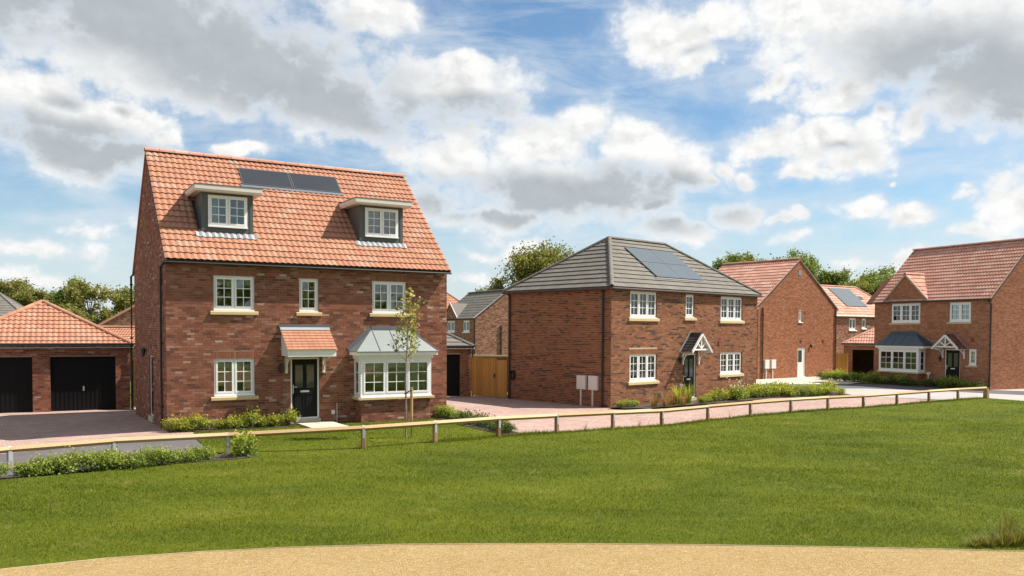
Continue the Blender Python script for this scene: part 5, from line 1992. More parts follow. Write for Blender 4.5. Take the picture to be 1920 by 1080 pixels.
# ------------------------------------------------------------------ knee rail fence
def knee_rail():
    root = thing('knee_rail_fence', 'low timber knee rail fence of short posts and one diamond rail along the lawn edge', 'fence', (0, 0, 0))
    tops = []
    rng = random.Random(9)
    for i, (x, y) in enumerate(POSTS):
        z = ground_z(x, y)
        a = POSTS[max(i - 1, 0)]
        b = POSTS[min(i + 1, len(POSTS) - 1)]
        ex = (b[0] - a[0], b[1] - a[1], 0)
        B = Basis((x, y, z), ex, (-ex[1], ex[0], 0))
        last = i == len(POSTS) - 1
        h = 0.38 if i < 5 else 0.47
        hw = 0.105 if last else 0.052
        mb = MB()
        tn = rng.random()
        mb.prism(B, [(-hw, -hw * 0.8), (-hw * 0.8, -hw), (hw * 0.8, -hw), (hw, -hw * 0.8), (hw, hw * 0.8), (hw * 0.8, hw), (-hw * 0.8, hw), (-hw, hw * 0.8)], -0.2, h, 0, tn)
        grey = i < 5
        post = mb.build('post', 'timber_post_grey' if grey else 'timber_post', root)
        if grey:
            post['label'] = 'weathered grey post'
        st = MB()
        e = 0.004
        if not last:
            st.box(B, -0.03, 0.03, -hw - e, -hw, h - 0.20, h + 0.02)
            st.box(B, -0.03, 0.03, hw, hw + e, h - 0.20, h + 0.02)
            s = 0.058
            c = h + 0.055
            for (p, q) in (((-hw - e, h + 0.0), (-0.002, c + s)), ((0.002, c + s), (hw + e, h + 0.0))):
                i0 = len(st.v)
                for xx in (-0.03, 0.03):
                    for (yy, zz) in (p, q, (q[0], q[1] + 0.006), (p[0], p[1] + 0.006)):
                        st.v.append(tuple(B(xx, yy, zz)))
                st.f += [(i0, i0 + 1, i0 + 2, i0 + 3), (i0 + 7, i0 + 6, i0 + 5, i0 + 4), (i0, i0 + 4, i0 + 5, i0 + 1), (i0 + 1, i0 + 5, i0 + 6, i0 + 2), (i0 + 2, i0 + 6, i0 + 7, i0 + 3), (i0 + 3, i0 + 7, i0 + 4, i0)]
                st.m += [0] * 6
                st.t += [0.5] * 6
            st.build('strap', 'galvanised', post)
        tops.append(Vector((x, y, z + h + 0.05)))
    for a, b in zip(tops, tops[1:]):
        d = (b - a).normalized()
        up = Vector((0, 0, 1))
        side = d.cross(up).normalized()
        up2 = side.cross(d)
        r = 0.066
        a2, b2 = a + d * 0.004, b - d * 0.004
        mb = MB()
        i0 = len(mb.v)
        off = (rng.random() - 0.5) * 0.012
        for p in (a2, b2):
            for (u, v) in ((0, r), (r, 0), (0, -r), (-r, 0)):
                mb.v.append(tuple(p + side * u + up2 * (v + off)))
        for k in range(4):
            mb.f.append((i0 + k, i0 + 4 + k, i0 + 4 + (k + 1) % 4, i0 + (k + 1) % 4))
        mb.f += [(i0, i0 + 1, i0 + 2, i0 + 3), (i0 + 7, i0 + 6, i0 + 5, i0 + 4)]
        mb.m = [0] * 6
        mb.t = [rng.random()] * 6
        mb.build('rail', 'timber_rail', root)


knee_rail()


# ------------------------------------------------------------------ board fences and gates
def board_run(root, a, b, h, mat, bw=0.13, gap=0.008, z=0.0, parent=None, top_rail=True):
    a, b = Vector((a[0], a[1], z)), Vector((b[0], b[1], z))
    B = Basis(a, b - a, Z)
    W = (b - a).length
    n = max(1, int(W / (bw + gap)))
    w = W / n
    for i in range(n):
        mb = MB()
        mb.box(B, i * w + gap / 2, (i + 1) * w - gap / 2, 0.04, h + 0.01 * RNG.random(), 0.0, 0.02 + 0.004 * (i % 2), 0, RNG.random())
        mb.build('board', mat, parent or root)
    if top_rail:
        mb = MB()
        mb.box(B, 0, W, h * 0.18, h * 0.18 + 0.09, -0.05, -0.001)
        mb.box(B, 0, W, h * 0.80, h * 0.80 + 0.09, -0.05, -0.001)
        mb.build('back_rail', mat, parent or root)
    return B, W


def gate_gap():
    p0, p1 = Vector((-2.0, 41.25)), Vector((-0.22, 40.1))
    d = p1 - p0
    q = p0 + d * 0.69
    z = ground_z(-1, 40.6)
    root = thing('garden_gate', 'orange brown timber board gate with side panel between garage and hipped house', 'gate', (0, 0, 0))
    B, W = board_run(root, p0 + d * 0.02, q, 1.84, 'timber_gate', z=z)
    cap = MB()
    cap.box(B, -0.01, W + 0.01, 1.85, 1.89, -0.02, 0.035)
    cap.build('capping', 'timber_gate', root)
    lt = MB()
    lt.box(B, W - 0.10, W - 0.02, 0.95, 1.15, 0.024, 0.05)
    lt.build('latch', 'black_plastic', root)
    B2, W2 = board_run(root, q + d * 0.045, p1, 1.80, 'timber_gate', z=z)
    ps = MB()
    Bp = Basis((q.x, q.y, z), (d.x, d.y, 0), Z)
    ps.box(Bp, 0.015, 0.085, 0, 1.86, -0.05, 0.03, 0, 0.3)
    ps.build('gate_post', 'timber_gate', root)
    # brick garden wall beyond
    wr = thing('garden_wall', 'low brick garden wall with pale coping seen over the timber gate', 'wall', (-3.2, 46.6, -0.25), -0.30)
    H = House(wr, 'brick_orange_dark_flecked', 'mortar_pale', 77)
    H.wall('wall_face', IDB if False else Basis((0, 0, 0), (1, 0, 0), Z), 4.6, -0.2, 1.78)
    H.finish()
    cp = MB()
    cp.box(IDB, -0.03, 4.63, -0.04, 0.26, 1.78, 1.88)
    cp.build('coping', 'buff_stone', wr)


gate_gap()

_r = thing('garden_gate', 'narrow dark timber gate in shadow between double garage and red house', 'gate', (0, 0, 0))
board_run(_r, (-14.72, 32.75), (-13.75, 32.4), 1.85, 'timber_dark', z=-0.1)
_r = thing('fence_panel', 'brown timber fence panel between plain gable end and open garage', 'fence', (0, 0, 0))
board_run(_r, (23.15, 60.4), (24.1, 60.6), 1.75, 'timber_gate', z=-0.30)


# marker posts by the doors
def marker(x, y, h, label):
    z = ground_z(x, y)
    root = thing('marker_post', label, 'post', (x, y, z))
    mb = MB()
    mb.tube([(0, 0, -0.1), (0, 0, h - 0.16)], 0.035, 8)
    mb.build('stem', 'meter_white', root)
    mb = MB()
    mb.box(IDB, -0.085, 0.085, -0.05, 0.05, h - 0.16, h)
    mb.box(IDB, -0.06, 0.06, -0.058, -0.05, h - 0.14, h - 0.03)
    mb.build('head', 'meter_white', root)


_p = house_pts(H4O, H4T, [(4.42, -0.35)])[0]
marker(_p[0], _p[1], 0.86, 'short grey utility post standing between the slate bay and the white porch')
_p = house_pts(H2O, H2T, [(4.72, -0.12)])[0]
marker(_p[0], _p[1], 0.80, 'small white utility post behind plants by door of hipped house')


# ------------------------------------------------------------------ plants
def leaf_mesh(name, mat, centres, size, rng, up=0.4, aspect=0.55, fold=True):
    """centres: (n,4) x y z tint; each leaf a small rhomb turned at random"""
    c = np.asarray(centres, dtype=np.float64)
    n = len(c)
    r = np.random.RandomState(rng)
    d = r.normal(size=(n, 3))
    d[:, 2] = d[:, 2] * 0.7 + up
    d /= np.linalg.norm(d, axis=1)[:, None]
    e = r.normal(size=(n, 3))
    e -= (e * d).sum(1)[:, None] * d
    e /= np.linalg.norm(e, axis=1)[:, None]
    s = size * (0.6 + 0.8 * r.random_sample(n))[:, None]
    w = e * s * aspect * 0.5
    p = c[:, :3]
    nrm = np.cross(d, e) * s * 0.12
    v = np.stack([p - d * s * 0.5, p + w + nrm, p + d * s * 0.5, p - w + nrm], 1).reshape(-1, 3)
    me = bpy.data.meshes.new(name)
    me.vertices.add(n * 4)
    me.vertices.foreach_set('co', v.ravel())
    me.loops.add(n * 4)
    me.loops.foreach_set('vertex_index', np.arange(n * 4))
    me.polygons.add(n)
    me.polygons.foreach_set('loop_start', np.arange(0, n * 4, 4))
    me.materials.append(MATS[mat])
    at = me.attributes.new('tint', 'FLOAT', 'FACE')
    at.data.foreach_set('value', np.clip(c[:, 3], 0, 1))
    me.update()
    me.validate()
    return me


def shrub_variant(seed, mat, w, h, n, leaf, upright=False):
    r = np.random.RandomState(seed)
    k = 9
    cl = np.stack([r.uniform(-0.36, 0.36, k) * w, r.uniform(-0.32, 0.32, k) * w, r.uniform(0.22, 0.72, k) * h], 1)
    idx = r.randint(0, k, n)
    p = cl[idx] + r.normal(size=(n, 3)) * np.array([0.15 * w, 0.15 * w, 0.19 * h])
    p[:, 2] = np.abs(p[:, 2]) + 0.01
    if upright:
        sp = r.random_sample(n) < 0.25
        p[sp, 2] += r.random_sample(sp.sum()) * 0.25 * h
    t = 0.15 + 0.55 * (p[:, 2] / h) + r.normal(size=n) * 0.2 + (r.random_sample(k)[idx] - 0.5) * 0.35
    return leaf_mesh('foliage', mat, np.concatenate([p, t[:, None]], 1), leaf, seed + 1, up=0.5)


def stem_mesh(seed, h, w, mat='bark'):
    mb = MB()
    r = random.Random(seed)
    for i in range(5):
        a = r.random() * 6.28
        q = w * 0.3 * r.random() + 0.03
        mb.tube([(0.02 * math.cos(a), 0.02 * math.sin(a), -0.03), (q * 0.6 * math.cos(a), q * 0.6 * math.sin(a), h * 0.4), (q * math.cos(a), q * math.sin(a), h * 0.75)], [0.012, 0.009, 0.004], 5)
    return mb.mesh('stems', mat)


def shrub_set(kind, mat, w, h, n, leaf, count=4, upright=False, seed0=100):
    out = []
    for i in range(count):
        out.append((shrub_variant(seed0 + i * 7, mat, w, h, n, leaf, upright), stem_mesh(seed0 + i, h, w)))
    return out


def plant(kind, x, y, label, group, variants, rng, z=None, scale=1.0):
    me, st = variants[rng.randrange(len(variants))]
    root = thing(kind, label, 'shrub' if kind != 'tall_grass' else 'plant', (x, y, (ground_z(x, y) if z is None else z) + 0.02), rng.random() * 6.28, group)
    s = scale * (0.76 + 0.46 * rng.random())
    root.scale = (s, s, s * (0.9 + 0.25 * rng.random()))
    put('foliage', me, root)
    put('stems', st, root)
    return root


rs = random.Random(17)


def along(pts, step):
    out = []
    acc = 0.0
    for a, b in zip(pts, pts[1:]):
        a, b = Vector(a), Vector(b)
        L = (b - a).length
        t = acc
        while t < L:
            out.append(a.lerp(b, t / L))
            t += step
        acc = t - L
    return out


hedge = shrub_set('shrub', 'leaf_shrub', 0.66, 0.40, 1150, 0.062, 5, seed0=200)
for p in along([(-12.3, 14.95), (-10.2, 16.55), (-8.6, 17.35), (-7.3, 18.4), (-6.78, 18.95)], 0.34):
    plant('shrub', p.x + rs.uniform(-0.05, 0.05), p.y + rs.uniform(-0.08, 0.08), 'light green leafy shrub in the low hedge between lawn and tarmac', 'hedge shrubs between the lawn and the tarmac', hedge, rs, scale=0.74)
plant('shrub', -6.18, 19.42, 'rounded green shrub at the end of the low hedge by a grey post', None, shrub_set('shrub', 'leaf_shrub', 0.55, 0.42, 900, 0.065, 1, seed0=260), rs, scale=1.0)

yel = shrub_set('shrub', 'leaf_shrub_yellow', 0.6, 0.44, 800, 0.066, 5, True, seed0=300)
for i, p in enumerate(along([(0.15, -0.30), (1.3, -0.42), (2.4, -0.40), (3.45, -0.32)], 0.30)):
    q = house_pts(H1O, H1T, [(p.x, p.y)])[0]
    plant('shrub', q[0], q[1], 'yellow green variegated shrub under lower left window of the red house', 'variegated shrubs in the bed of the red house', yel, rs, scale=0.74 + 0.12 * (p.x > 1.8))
low = shrub_set('shrub', 'leaf_shrub', 0.6, 0.42, 760, 0.066, 4, True, seed0=400)
drk = shrub_set('shrub', 'leaf_shrub_dark', 0.6, 0.40, 560, 0.06, 4, False, seed0=450)
for p in along([(-2.35, 28.5), (-1.55, 27.1)], 0.36):
    plant('shrub', p.x, p.y, 'leafy green shrub at the right corner of the red house', 'shrubs at the corner of the red house', low, rs, scale=0.80)
for p in along([(-1.45, 26.9), (-0.6, 25.2), (0.02, 23.85)], 0.40):
    plant('shrub', p.x, p.y, 'dark green shrub in the row from red house corner to the knee rail', 'dark shrubs beside the paved lane', drk, rs, scale=0.88)
for p in along([(0.25, -0.35), (1.3, -0.55)], 0.36):
    q = house_pts(H2O, H2T, [(p.x, p.y)])[0]
    plant('shrub', q[0], q[1], 'low green ground cover under the left windows of the hipped house', 'ground cover by the hipped house corner', low, rs, scale=0.75)


def blade_plant(kind, x, y, label, n, h, spread, mat, seed, group=None, width=0.03, droop=0.4):
    r = random.Random(seed)
    mb = MB()
    for i in range(n):
        a = r.random() * 6.28
        L = h * (0.6 + 0.5 * r.random())
        lean = spread * (0.2 + r.random())
        ca, sa = math.cos(a), math.sin(a)
        pts = []
        b0 = r.random() * spread * 0.35
        for k in range(5):
            t = k / 4
            pts.append(Vector((ca * (b0 + lean * t ** 1.6), sa * (b0 + lean * t ** 1.6), L * (t - droop * t ** 3 * (lean / max(spread, 0.01)) * 0.6))))
        t_ = r.random()
        sd = Vector((-sa, ca, 0))
        for k in range(4):
            w0, w1 = width * (1 - k / 4.2) * 0.5, width * (1 - (k + 1) / 4.2) * 0.5
            mb.face([pts[k] - sd * w0, pts[k] + sd * w0, pts[k + 1] + sd * w1, pts[k + 1] - sd * w1], 0, t_)
    root = thing(kind, label, 'plant', (x, y, ground_z(x, y) + 0.01), 0.0, group)
    mb.build('leaves', mat, root)
    return root


for i, (sx, sy) in enumerate([(1.75, -0.9), (2.35, -1.05), (2.95, -0.95), (3.4, -1.2)]):
    q = house_pts(H2O, H2T, [(sx, sy)])[0]
    blade_plant('ornamental_grass', q[0], q[1], 'bronze red ornamental grass left of the door of the hipped house', 90, 0.75, 0.42, 'leaf_bronze', 500 + i, 'bronze grasses by the hipped house', 0.02)
for i, (sx, sy) in enumerate([(3.75, -0.7), (4.35, -0.8)]):
    q = house_pts(H2O, H2T, [(sx, sy)])[0]
    blade_plant('spiky_plant', q[0], q[1], 'tall spiky yellow leaved plant beside the door of the hipped house', 70, 1.05, 0.5, 'leaf_shrub_yellow', 540 + i, 'spiky yellow plants at the hipped house door', 0.05)
for p in along([(4.9, -1.1), (6.2, -1.0), (8.0, -0.95), (9.6, -0.8), (10.9, -0.7)], 0.48):
    q = house_pts(H2O, H2T, [(p.x, p.y)])[0]
    plant('shrub', q[0], q[1] + rs.uniform(-0.1, 0.1), 'yellowish green shrub in the bed right of the hipped house door', 'bedding shrubs right of the hipped house door', yel if rs.random() < 0.7 else low, rs, scale=0.95)
fl = []
_r0 = np.random.RandomState(8)
fl_me = leaf_mesh('blossom', 'leaf_flower', np.concatenate([_r0.normal(size=(60, 3)) * (0.16, 0.16, 0.10) + (0, 0, 0.55), _r0.random_sample((60, 1))], 1), 0.05, 3, up=0.8, aspect=0.9)
q = house_pts(H2O, H2T, [(7.55, -1.2)])[0]
_pl = plant('shrub', q[0], q[1], 'shrub with white blossom in front of the hipped house', None, low, rs, scale=1.2)
put('blossom', fl_me, _pl)
for row in (0.0, 0.62):
    for p in along([(12.1, 41.3 + row * 1.2), (14.4, 42.3 + row * 1.2), (17.0, 43.3 + row * 1.2)], 0.55):
        plant('shrub', p.x + rs.uniform(-0.1, 0.1), p.y + rs.uniform(-0.1, 0.1), 'light green shrub in the long bed right of the hipped house', 'shrubs in the long roadside bed', low if rs.random() < 0.5 else yel, rs, scale=1.15)
for (a, b, lb, gp) in (((-3.6, -0.9), (4.0, -1.15), 'green shrub in the low hedge under the slate blue bay', 'hedge shrubs under the slate bay'), ((4.75, -0.8), (8.3, -0.75), 'green shrub in the low hedge before the white porch door', 'hedge shrubs by the white porch')):
    for p in along([a, b], 0.42):
        q = house_pts(H4O, H4T, [(p.x, p.y)])[0]
        plant('shrub', q[0], q[1], lb, gp, low if rs.random() < 0.6 else drk, rs, scale=1.25)

# reeds and dry stems at the path edge, lower right
for i, (x, y) in enumerate([(6.30, 11.42), (6.42, 11.50), (6.52, 11.40), (6.62, 11.54), (6.70, 11.42), (6.80, 11.56), (6.88, 11.42), (6.98, 11.52), (7.08, 11.40), (6.85, 11.75), (7.02, 11.85), (7.2, 11.7), (7.25, 11.5), (7.12, 12.05)]):
    blade_plant('tall_grass', x, y, 'clump of olive brown tall grass at the gravel path edge', 70, 0.14 + 0.018 * i, 0.17, 'leaf_reed', 600 + i, 'tall grass clumps at the path edge', 0.010, 0.1)
for i, (x, y) in enumerate([(2.2, 25.2), (8.0, 30.9), (4.1, 27.1)]):
    blade_plant('weed', x, y, ['dry grass weed at the foot of the knee rail near the lane', 'reddish dry weed at the lawn edge behind the knee rail', 'small dry weed beside a knee rail post'][i], 22, 0.34, 0.12, 'leaf_bronze' if i == 1 else 'leaf_reed', 640 + i, None, 0.008, 0.1)


# ------------------------------------------------------------------ trees
def tree(label, x, y, z, h, w, n, leaf, mat, seed, group=None, low=0.3, trunk=True, lobes=14):
    r = np.random.RandomState(seed)
    root = thing('tree', label, 'tree', (x, y, z), r.random_sample() * 6.28, group)
    pr = random.Random(seed)
    mb = MB()
    tips = []
    tr = h * 0.018 + 0.05
    mb.tube([(0, 0, -0.3), (0.01 * h, 0.0, h * 0.22), (-0.01 * h, 0.01 * h, h * 0.45), (0.0, 0.0, h * 0.72)], [tr * 1.3, tr, tr * 0.75, tr * 0.25], 8)
    cen = []
    for i in range(lobes):
        a = pr.random() * 6.28
        zz = low + (1 - low) * (0.08 + 0.84 * pr.random())
        env = math.sqrt(max(0.05, 1 - ((zz - (low + 0.45 * (1 - low))) / (0.62 * (1 - low))) ** 2))
        rad = w * 0.5 * env * (0.35 + 0.55 * pr.random())
        c = (math.cos(a) * rad, math.sin(a) * rad, zz * h)
        cen.append(c)
        s0 = (0, 0, h * (0.18 + 0.45 * (zz - low)))
        mid = tuple(s0[k] * 0.5 + c[k] * 0.5 + (0.04 * h if k == 2 else 0) for k in range(3))
        mb.tube([s0, mid, c], [tr * 0.45, tr * 0.26, tr * 0.08], 5, caps=False)
    mb.build('trunk', 'bark', root)
    cen = np.array(cen)
    # sub-clumps around each lobe
    k = lobes * 11
    n = int(n * 2.5)
    leaf *= 0.95
    w *= 1.22
    ci = r.randint(0, lobes, k)
    d = r.normal(size=(k, 3))
    d /= np.linalg.norm(d, axis=1)[:, None]
    lr = (0.10 + 0.12 * r.random_sample(lobes)) * w
    sub = cen[ci] + d * (lr[ci] * (0.55 + 0.6 * r.random_sample(k)))[:, None] * np.array([1, 1, 0.8])
    si = r.randint(0, k, n)
    p = sub[si] + r.normal(size=(n, 3)) * (0.042 * w)
    t = 0.45 + r.normal(size=n) * 0.22 + (r.random_sample(k)[si] - 0.5) * 0.5
    put('crown', leaf_mesh('crown', mat, np.concatenate([p, t[:, None]], 1), leaf, seed + 5, up=0.25, aspect=0.65), root)
    return root


TL = 'trees behind the double garage'
for i, (x, y, h, w, m, lb) in enumerate([
        (-65.5, 110, 9.9, 6.5, 'leaf_tree_olive', 'sparse topped tree at the far left above the grey solar roof'),
        (-60.6, 108, 8.4, 5.2, 'leaf_tree_olive', 'low olive tree where the grey roof slopes down to the garage apex'),
        (-54.6, 104, 9.5, 6.2, 'leaf_tree', 'tall rounded green tree right behind the apex of the double garage roof'),
        (-50.9, 102, 9.1, 5.8, 'leaf_tree_olive', 'pale olive tree above the middle of the right garage hip'),
        (-47.6, 105, 8.9, 5.6, 'leaf_tree', 'green tree between the pale olive tree and the red house'),
        (-44.6, 99, 8.0, 5.4, 'leaf_tree_olive', 'tree touching the rear drainpipe of the red house above the brown gable'),
        (-49.6, 95, 5.8, 5.4, 'leaf_tree_olive', 'low spreading tree just above the brown gable with low eaves')]):
    tree(lb, x, y, -0.5, h, w, 7000, 0.28, m, 810 + i, TL, low=0.06, lobes=20)
tree('airy olive green tree showing above the hip of the grey roof', 4.4, 103, -0.5, 12.9, 10.4, 13000, 0.30, 'leaf_tree_olive', 830, low=0.42, lobes=34)
for i, (x, y, h, w, lb) in enumerate([
        (-4.6, 106, 8.6, 4.4, 'small tree top at the left end of the far grey ridge'),
        (-1.6, 104, 9.6, 4.8, 'round tree top over the middle of the far grey ridge'),
        (1.6, 108, 9.4, 4.6, 'tree top where the far grey ridge meets the hipped house')]):
    tree(lb, x, y, -0.5, h, w, 4200, 0.28, 'leaf_tree_olive' if i % 2 else 'leaf_tree', 840 + i, 'trees behind the gap', low=0.2)
tree('tree tip just showing above the right hip of the grey roof', 21.3, 112, -0.5, 13.2, 5.0, 3200, 0.28, 'leaf_tree', 850, low=0.35)
for i, (x, y, h, w, lb) in enumerate([
        (29.2, 115, 14.0, 6.6, 'dark rounded tree between the grey hipped roof and the pink tiled ridge'),
        (31.9, 120, 14.3, 6.4, 'tree crown behind the left part of the pink tiled ridge'),
        (34.6, 117, 14.7, 7.0, 'tallest tree crown over the middle of the pink tiled ridge'),
        (37.3, 115, 14.2, 7.0, 'tree crown directly left of the plain gable apex'),
        (40.0, 119, 14.4, 6.8, 'tree crown directly behind the plain gable apex'),
        (42.3, 116, 13.5, 7.0, 'tree just right of the plain gable apex above its right verge'),
        (44.8, 113, 12.7, 6.8, 'tree over the left end of the far roof with long solar panel'),
        (47.0, 118, 12.2, 7.0, 'olive tree behind the right end of the far solar roof'),
        (49.3, 113, 11.3, 6.2, 'lower tree beside the dark verge of the shaded house'),
        (51.6, 118, 12.7, 7.2, 'taller dark tree above the dark verge of the shaded house'),
        (43.6, 108, 9.9, 6.4, 'low leafy tree filling the gap over the far solar roof ridge'),
        (46.9, 107, 9.5, 6.0, 'low leafy tree above the right hip of the far solar roof')]):
    tree(lb, x, y, -0.5, h, w, 8500, 0.29, 'leaf_tree_olive' if i % 3 == 1 else 'leaf_tree', 860 + i, 'trees behind the gable houses', low=0.12, lobes=18)


def young_tree(x, y):
    z = ground_z(x, y)
    root = thing('young_tree', 'slender young tree with sparse yellow green leaves in front of the bay window', 'tree', (x, y, z))
    r = random.Random(23)
    mb = MB()
    trunk = [(0, 0, -0.1), (0.01, 0, 0.8), (0.0, 0.01, 1.6), (0.03, 0, 2.3), (0.06, 0.01, 3.0), (0.14, 0.0, 3.7), (0.2, 0, 4.0)]
    mb.tube(trunk, [0.032, 0.028, 0.025, 0.021, 0.016, 0.009, 0.004], 8)
    pts = []

    def at(h):
        for a, b in zip(trunk, trunk[1:]):
            if a[2] <= h <= b[2]:
                t = (h - a[2]) / (b[2] - a[2])
                return Vector(a).lerp(Vector(b), t)
        return Vector(trunk[-1])
    for i in range(26):
        h = 2.0 + 1.75 * (i / 25.0) ** 0.9
        a = i * 2.4 + r.random()
        s = at(h)
        L = (0.30 + 0.42 * r.random()) * (1.0 - 0.45 * (h - 2.0) / 1.8) + 0.1
        e = s + Vector((math.cos(a) * L * 0.62, math.sin(a) * L * 0.62, L * 0.75))
        m = s.lerp(e, 0.5) + Vector((math.cos(a) * 0.05, math.sin(a) * 0.05, -0.03))
        mb.tube([s, m, e], [0.010, 0.007, 0.003], 5, caps=False)
        for k in range(19 if h < 3.3 else 10):
            t = 0.25 + 0.8 * r.random()
            p = s.lerp(e, min(t, 1.05)) + Vector((r.gauss(0, 0.05), r.gauss(0, 0.05), r.gauss(0, 0.05)))
            pts.append((p.x, p.y, p.z, r.random()))
    mb.build('trunk', 'bark_young', root)
    put('crown', leaf_mesh('crown', 'leaf_young', pts, 0.095, 91, up=0.1, aspect=0.75), root)
    st = thing('tree_stake', 'short wooden stake holding the young tree with a black strap', 'stake', (x + 0.17, y - 0.12, z))
    mb = MB()
    mb.tube([(0, 0, -0.2), (0.0, 0, 0.6), (0.005, 0, 1.38)], [0.042, 0.041, 0.040], 10)
    mb.build('post', 'stake_wood', st)
    mb = MB()
    mb.tube([(0.0, -0.045, 1.31), (-0.05, -0.04, 1.29), (-0.13, 0.05, 1.23), (-0.19, 0.09, 1.20), (-0.21, 0.13, 1.20), (-0.17, 0.155, 1.21), (-0.10, 0.10, 1.26), (0.0, 0.045, 1.31), (0.04, 0.0, 1.32), (0.0, -0.045, 1.31)], 0.014, 6)
    mb.build('strap', 'black_plastic', st)


young_tree(-2.9, 23.05)


# wood behind the photographer, seen only as reflections in the panes
def wood_behind():
    r = np.random.RandomState(77)
    n = 9000
    x = r.uniform(-75, 75, n)
    top = 7.5 + 2.5 * np.sin(x * 0.35) + 1.5 * np.sin(x * 0.83 + 1)
    p = np.stack([x, -34 + r.normal(size=n) * 2.5, r.random_sample(n) ** 0.8 * top, r.random_sample(n)], 1)
    put('woodland', leaf_mesh('woodland', 'leaf_tree', p, 1.3, 5, up=0.2, aspect=0.8), None, kind='stuff')


wood_behind()


# ------------------------------------------------------------------ grass blades
def in_poly(px, py, poly):
    inside = np.zeros(len(px), dtype=bool)
    j = len(poly) - 1
    for i in range(len(poly)):
        xi, yi = poly[i]
        xj, yj = poly[j]
        if yi != yj:
            c = ((yi > py) != (yj > py)) & (px < (xj - xi) * (py - yi) / (yj - yi) + xi)
            inside ^= c
        j = i
    return inside


def ground_z_np(x, y):
    q = x + 0.6 * (y - 26.0)
    return np.interp(q, [-0.5, 7.0, 60.0], [0.0, -0.25, -0.31]) + np.interp(x, [-13.5, -10.3], [-0.15, 0.0])


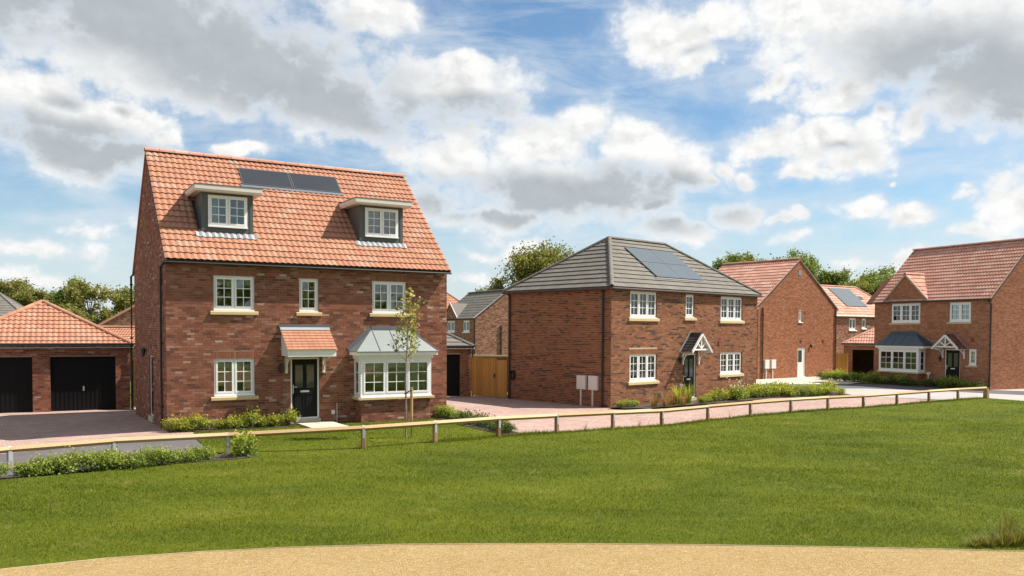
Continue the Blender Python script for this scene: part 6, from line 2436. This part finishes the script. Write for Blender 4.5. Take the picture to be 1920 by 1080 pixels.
def grass():
    r = np.random.RandomState(4)
    xs, ys = [], []
    for (y0, y1, dens) in ((7.0, 12.5, 1500), (12.5, 15.0, 1150), (15.0, 18.5, 800), (18.5, 24.0, 520), (24.0, 31.0, 330), (31.0, 42.0, 170)):
        xa, xb = -0.76 * y1 - 2.5, 0.76 * y1 + 2.5
        n = int((xb - xa) * (y1 - y0) * dens)
        xs.append(r.uniform(xa, xb, n))
        ys.append(r.uniform(y0, y1, n))
    x, y = np.concatenate(xs), np.concatenate(ys)
    edge = (0.76 * y + 2.5 - np.abs(x)) / (0.12 * y + 2.0)      # thins out beyond the sides of the view
    ok = (r.random_sample(len(x)) < np.clip(edge, 0, 1)) & in_poly(x, y, LAWN)
    # keep the path and the beds clear
    for poly in (house_pts(H1O, H1T, [(3.72, -2.07), (4.88, -2.07), (4.88, 0.1), (3.72, 0.1)]), house_pts(H1O, H1T, [(-0.05, 0.0), (-0.05, -0.5), (1.2, -0.75), (2.6, -0.72), (3.66, -0.62), (3.66, 0.1)]),
                 [(-0.05, 23.35), (0.35, 23.8), (-1.2, 27.2), (-2.2, 28.7), (-2.6, 28.3), (-1.9, 26.6)]):
        ok &= ~in_poly(x, y, poly)
    x, y = x[ok], y[ok]
    # longer uncut fringe at the foot of the knee rail
    m = 14000
    seg = r.randint(6, len(POSTS) - 1, m)
    tt = r.random_sample(m)
    PA = np.array(POSTS)
    fx = PA[seg, 0] + (PA[seg + 1, 0] - PA[seg, 0]) * tt + r.normal(size=m) * 0.10 - 0.02
    fy = PA[seg, 1] + (PA[seg + 1, 1] - PA[seg, 1]) * tt + r.normal(size=m) * 0.10 - 0.02
    n0 = len(x)
    x, y = np.concatenate([x, fx]), np.concatenate([y, fy])
    n = len(x)
    z = ground_z_np(x, y) + 0.008
    dist = np.hypot(x, y)
    patch = 0.5 + 0.5 * np.sin(x * 1.3 + 1.7 * np.sin(y * 0.9)) * np.sin(y * 1.9 + 1.1 * np.sin(x * 0.7))
    h = (0.020 + 0.026 * r.random_sample(n)) * (0.8 + 0.5 * patch) * (1 + 0.25 * (r.random_sample(n) > 0.985) * 3)
    h[n0:] *= 1.4 + 1.6 * r.random_sample(n - n0) ** 2
    w = (0.0035 + 0.0028 * r.random_sample(n)) * np.clip(dist / 14.0, 0.9, 2.2)
    a = r.random_sample(n) * 2 * np.pi
    la = r.random_sample(n) * 2 * np.pi
    lean = h * (0.25 + 0.75 * r.random_sample(n))
    p = np.stack([x, y, z], 1)
    sd = np.stack([np.cos(a), np.sin(a), np.zeros(n)], 1) * w[:, None]
    tip = p + np.stack([np.cos(la) * lean, np.sin(la) * lean, h], 1)
    v = np.stack([p - sd, p + sd, tip], 1).reshape(-1, 3)
    me = bpy.data.meshes.new('grass')
    me.vertices.add(n * 3)
    me.vertices.foreach_set('co', v.ravel())
    me.loops.add(n * 3)
    me.loops.foreach_set('vertex_index', np.arange(n * 3))
    me.polygons.add(n)
    me.polygons.foreach_set('loop_start', np.arange(0, n * 3, 3))
    me.materials.append(MATS['grass_blade'])
    at = me.attributes.new('tint', 'FLOAT', 'FACE')
    at.data.foreach_set('value', r.random_sample(n))
    me.update()
    put('grass', me, None, kind='stuff')
    return n


print('BLADES', grass())


def gravel():
    r = np.random.RandomState(6)
    n = 26000
    x, y = r.uniform(-9, 9, n * 2), r.uniform(8.6, 12.3, n * 2)
    poly = [(-16, 0.5), (-16, -8), (26, -8), (26, 3.4)] + GRAVEL_EDGE[::-1][1:-1]
    ok = in_poly(x, y + 0.05, poly) & (np.abs(x) < 0.64 * y + 0.4)
    x, y = x[ok][:n], y[ok][:n]
    n = len(x)
    base = np.array([(1, 0, 0), (0, 1, 0), (-1, 0, 0), (0, -1, 0), (0, 0, 0.8)])
    tri = np.array([(0, 1, 4), (1, 2, 4), (2, 3, 4), (3, 0, 4)])
    s = 0.004 + 0.0055 * r.random_sample(n) ** 2
    a = r.random_sample(n) * 6.28
    ca, sa = np.cos(a), np.sin(a)
    b = base[None] * (0.7 + 0.6 * r.random_sample((n, 5, 1)))
    vx = (b[:, :, 0] * ca[:, None] - b[:, :, 1] * sa[:, None]) * s[:, None] + x[:, None]
    vy = (b[:, :, 0] * sa[:, None] + b[:, :, 1] * ca[:, None]) * s[:, None] + y[:, None]
    vz = b[:, :, 2] * s[:, None] - 0.005 + ground_z_np(x, y)[:, None]
    v = np.stack([vx, vy, vz], 2).reshape(-1, 3)
    f = (tri[None] + (np.arange(n) * 5)[:, None, None]).reshape(-1)
    me = bpy.data.meshes.new('gravel')
    me.vertices.add(n * 5)
    me.vertices.foreach_set('co', v.ravel())
    me.loops.add(n * 12)
    me.loops.foreach_set('vertex_index', f)
    me.polygons.add(n * 4)
    me.polygons.foreach_set('loop_start', np.arange(0, n * 12, 3))
    me.materials.append(MATS['gravel_stone'])
    at = me.attributes.new('tint', 'FLOAT', 'FACE')
    at.data.foreach_set('value', np.repeat(r.random_sample(n), 4))
    me.update()
    put('gravel', me, None, kind='stuff')


gravel()
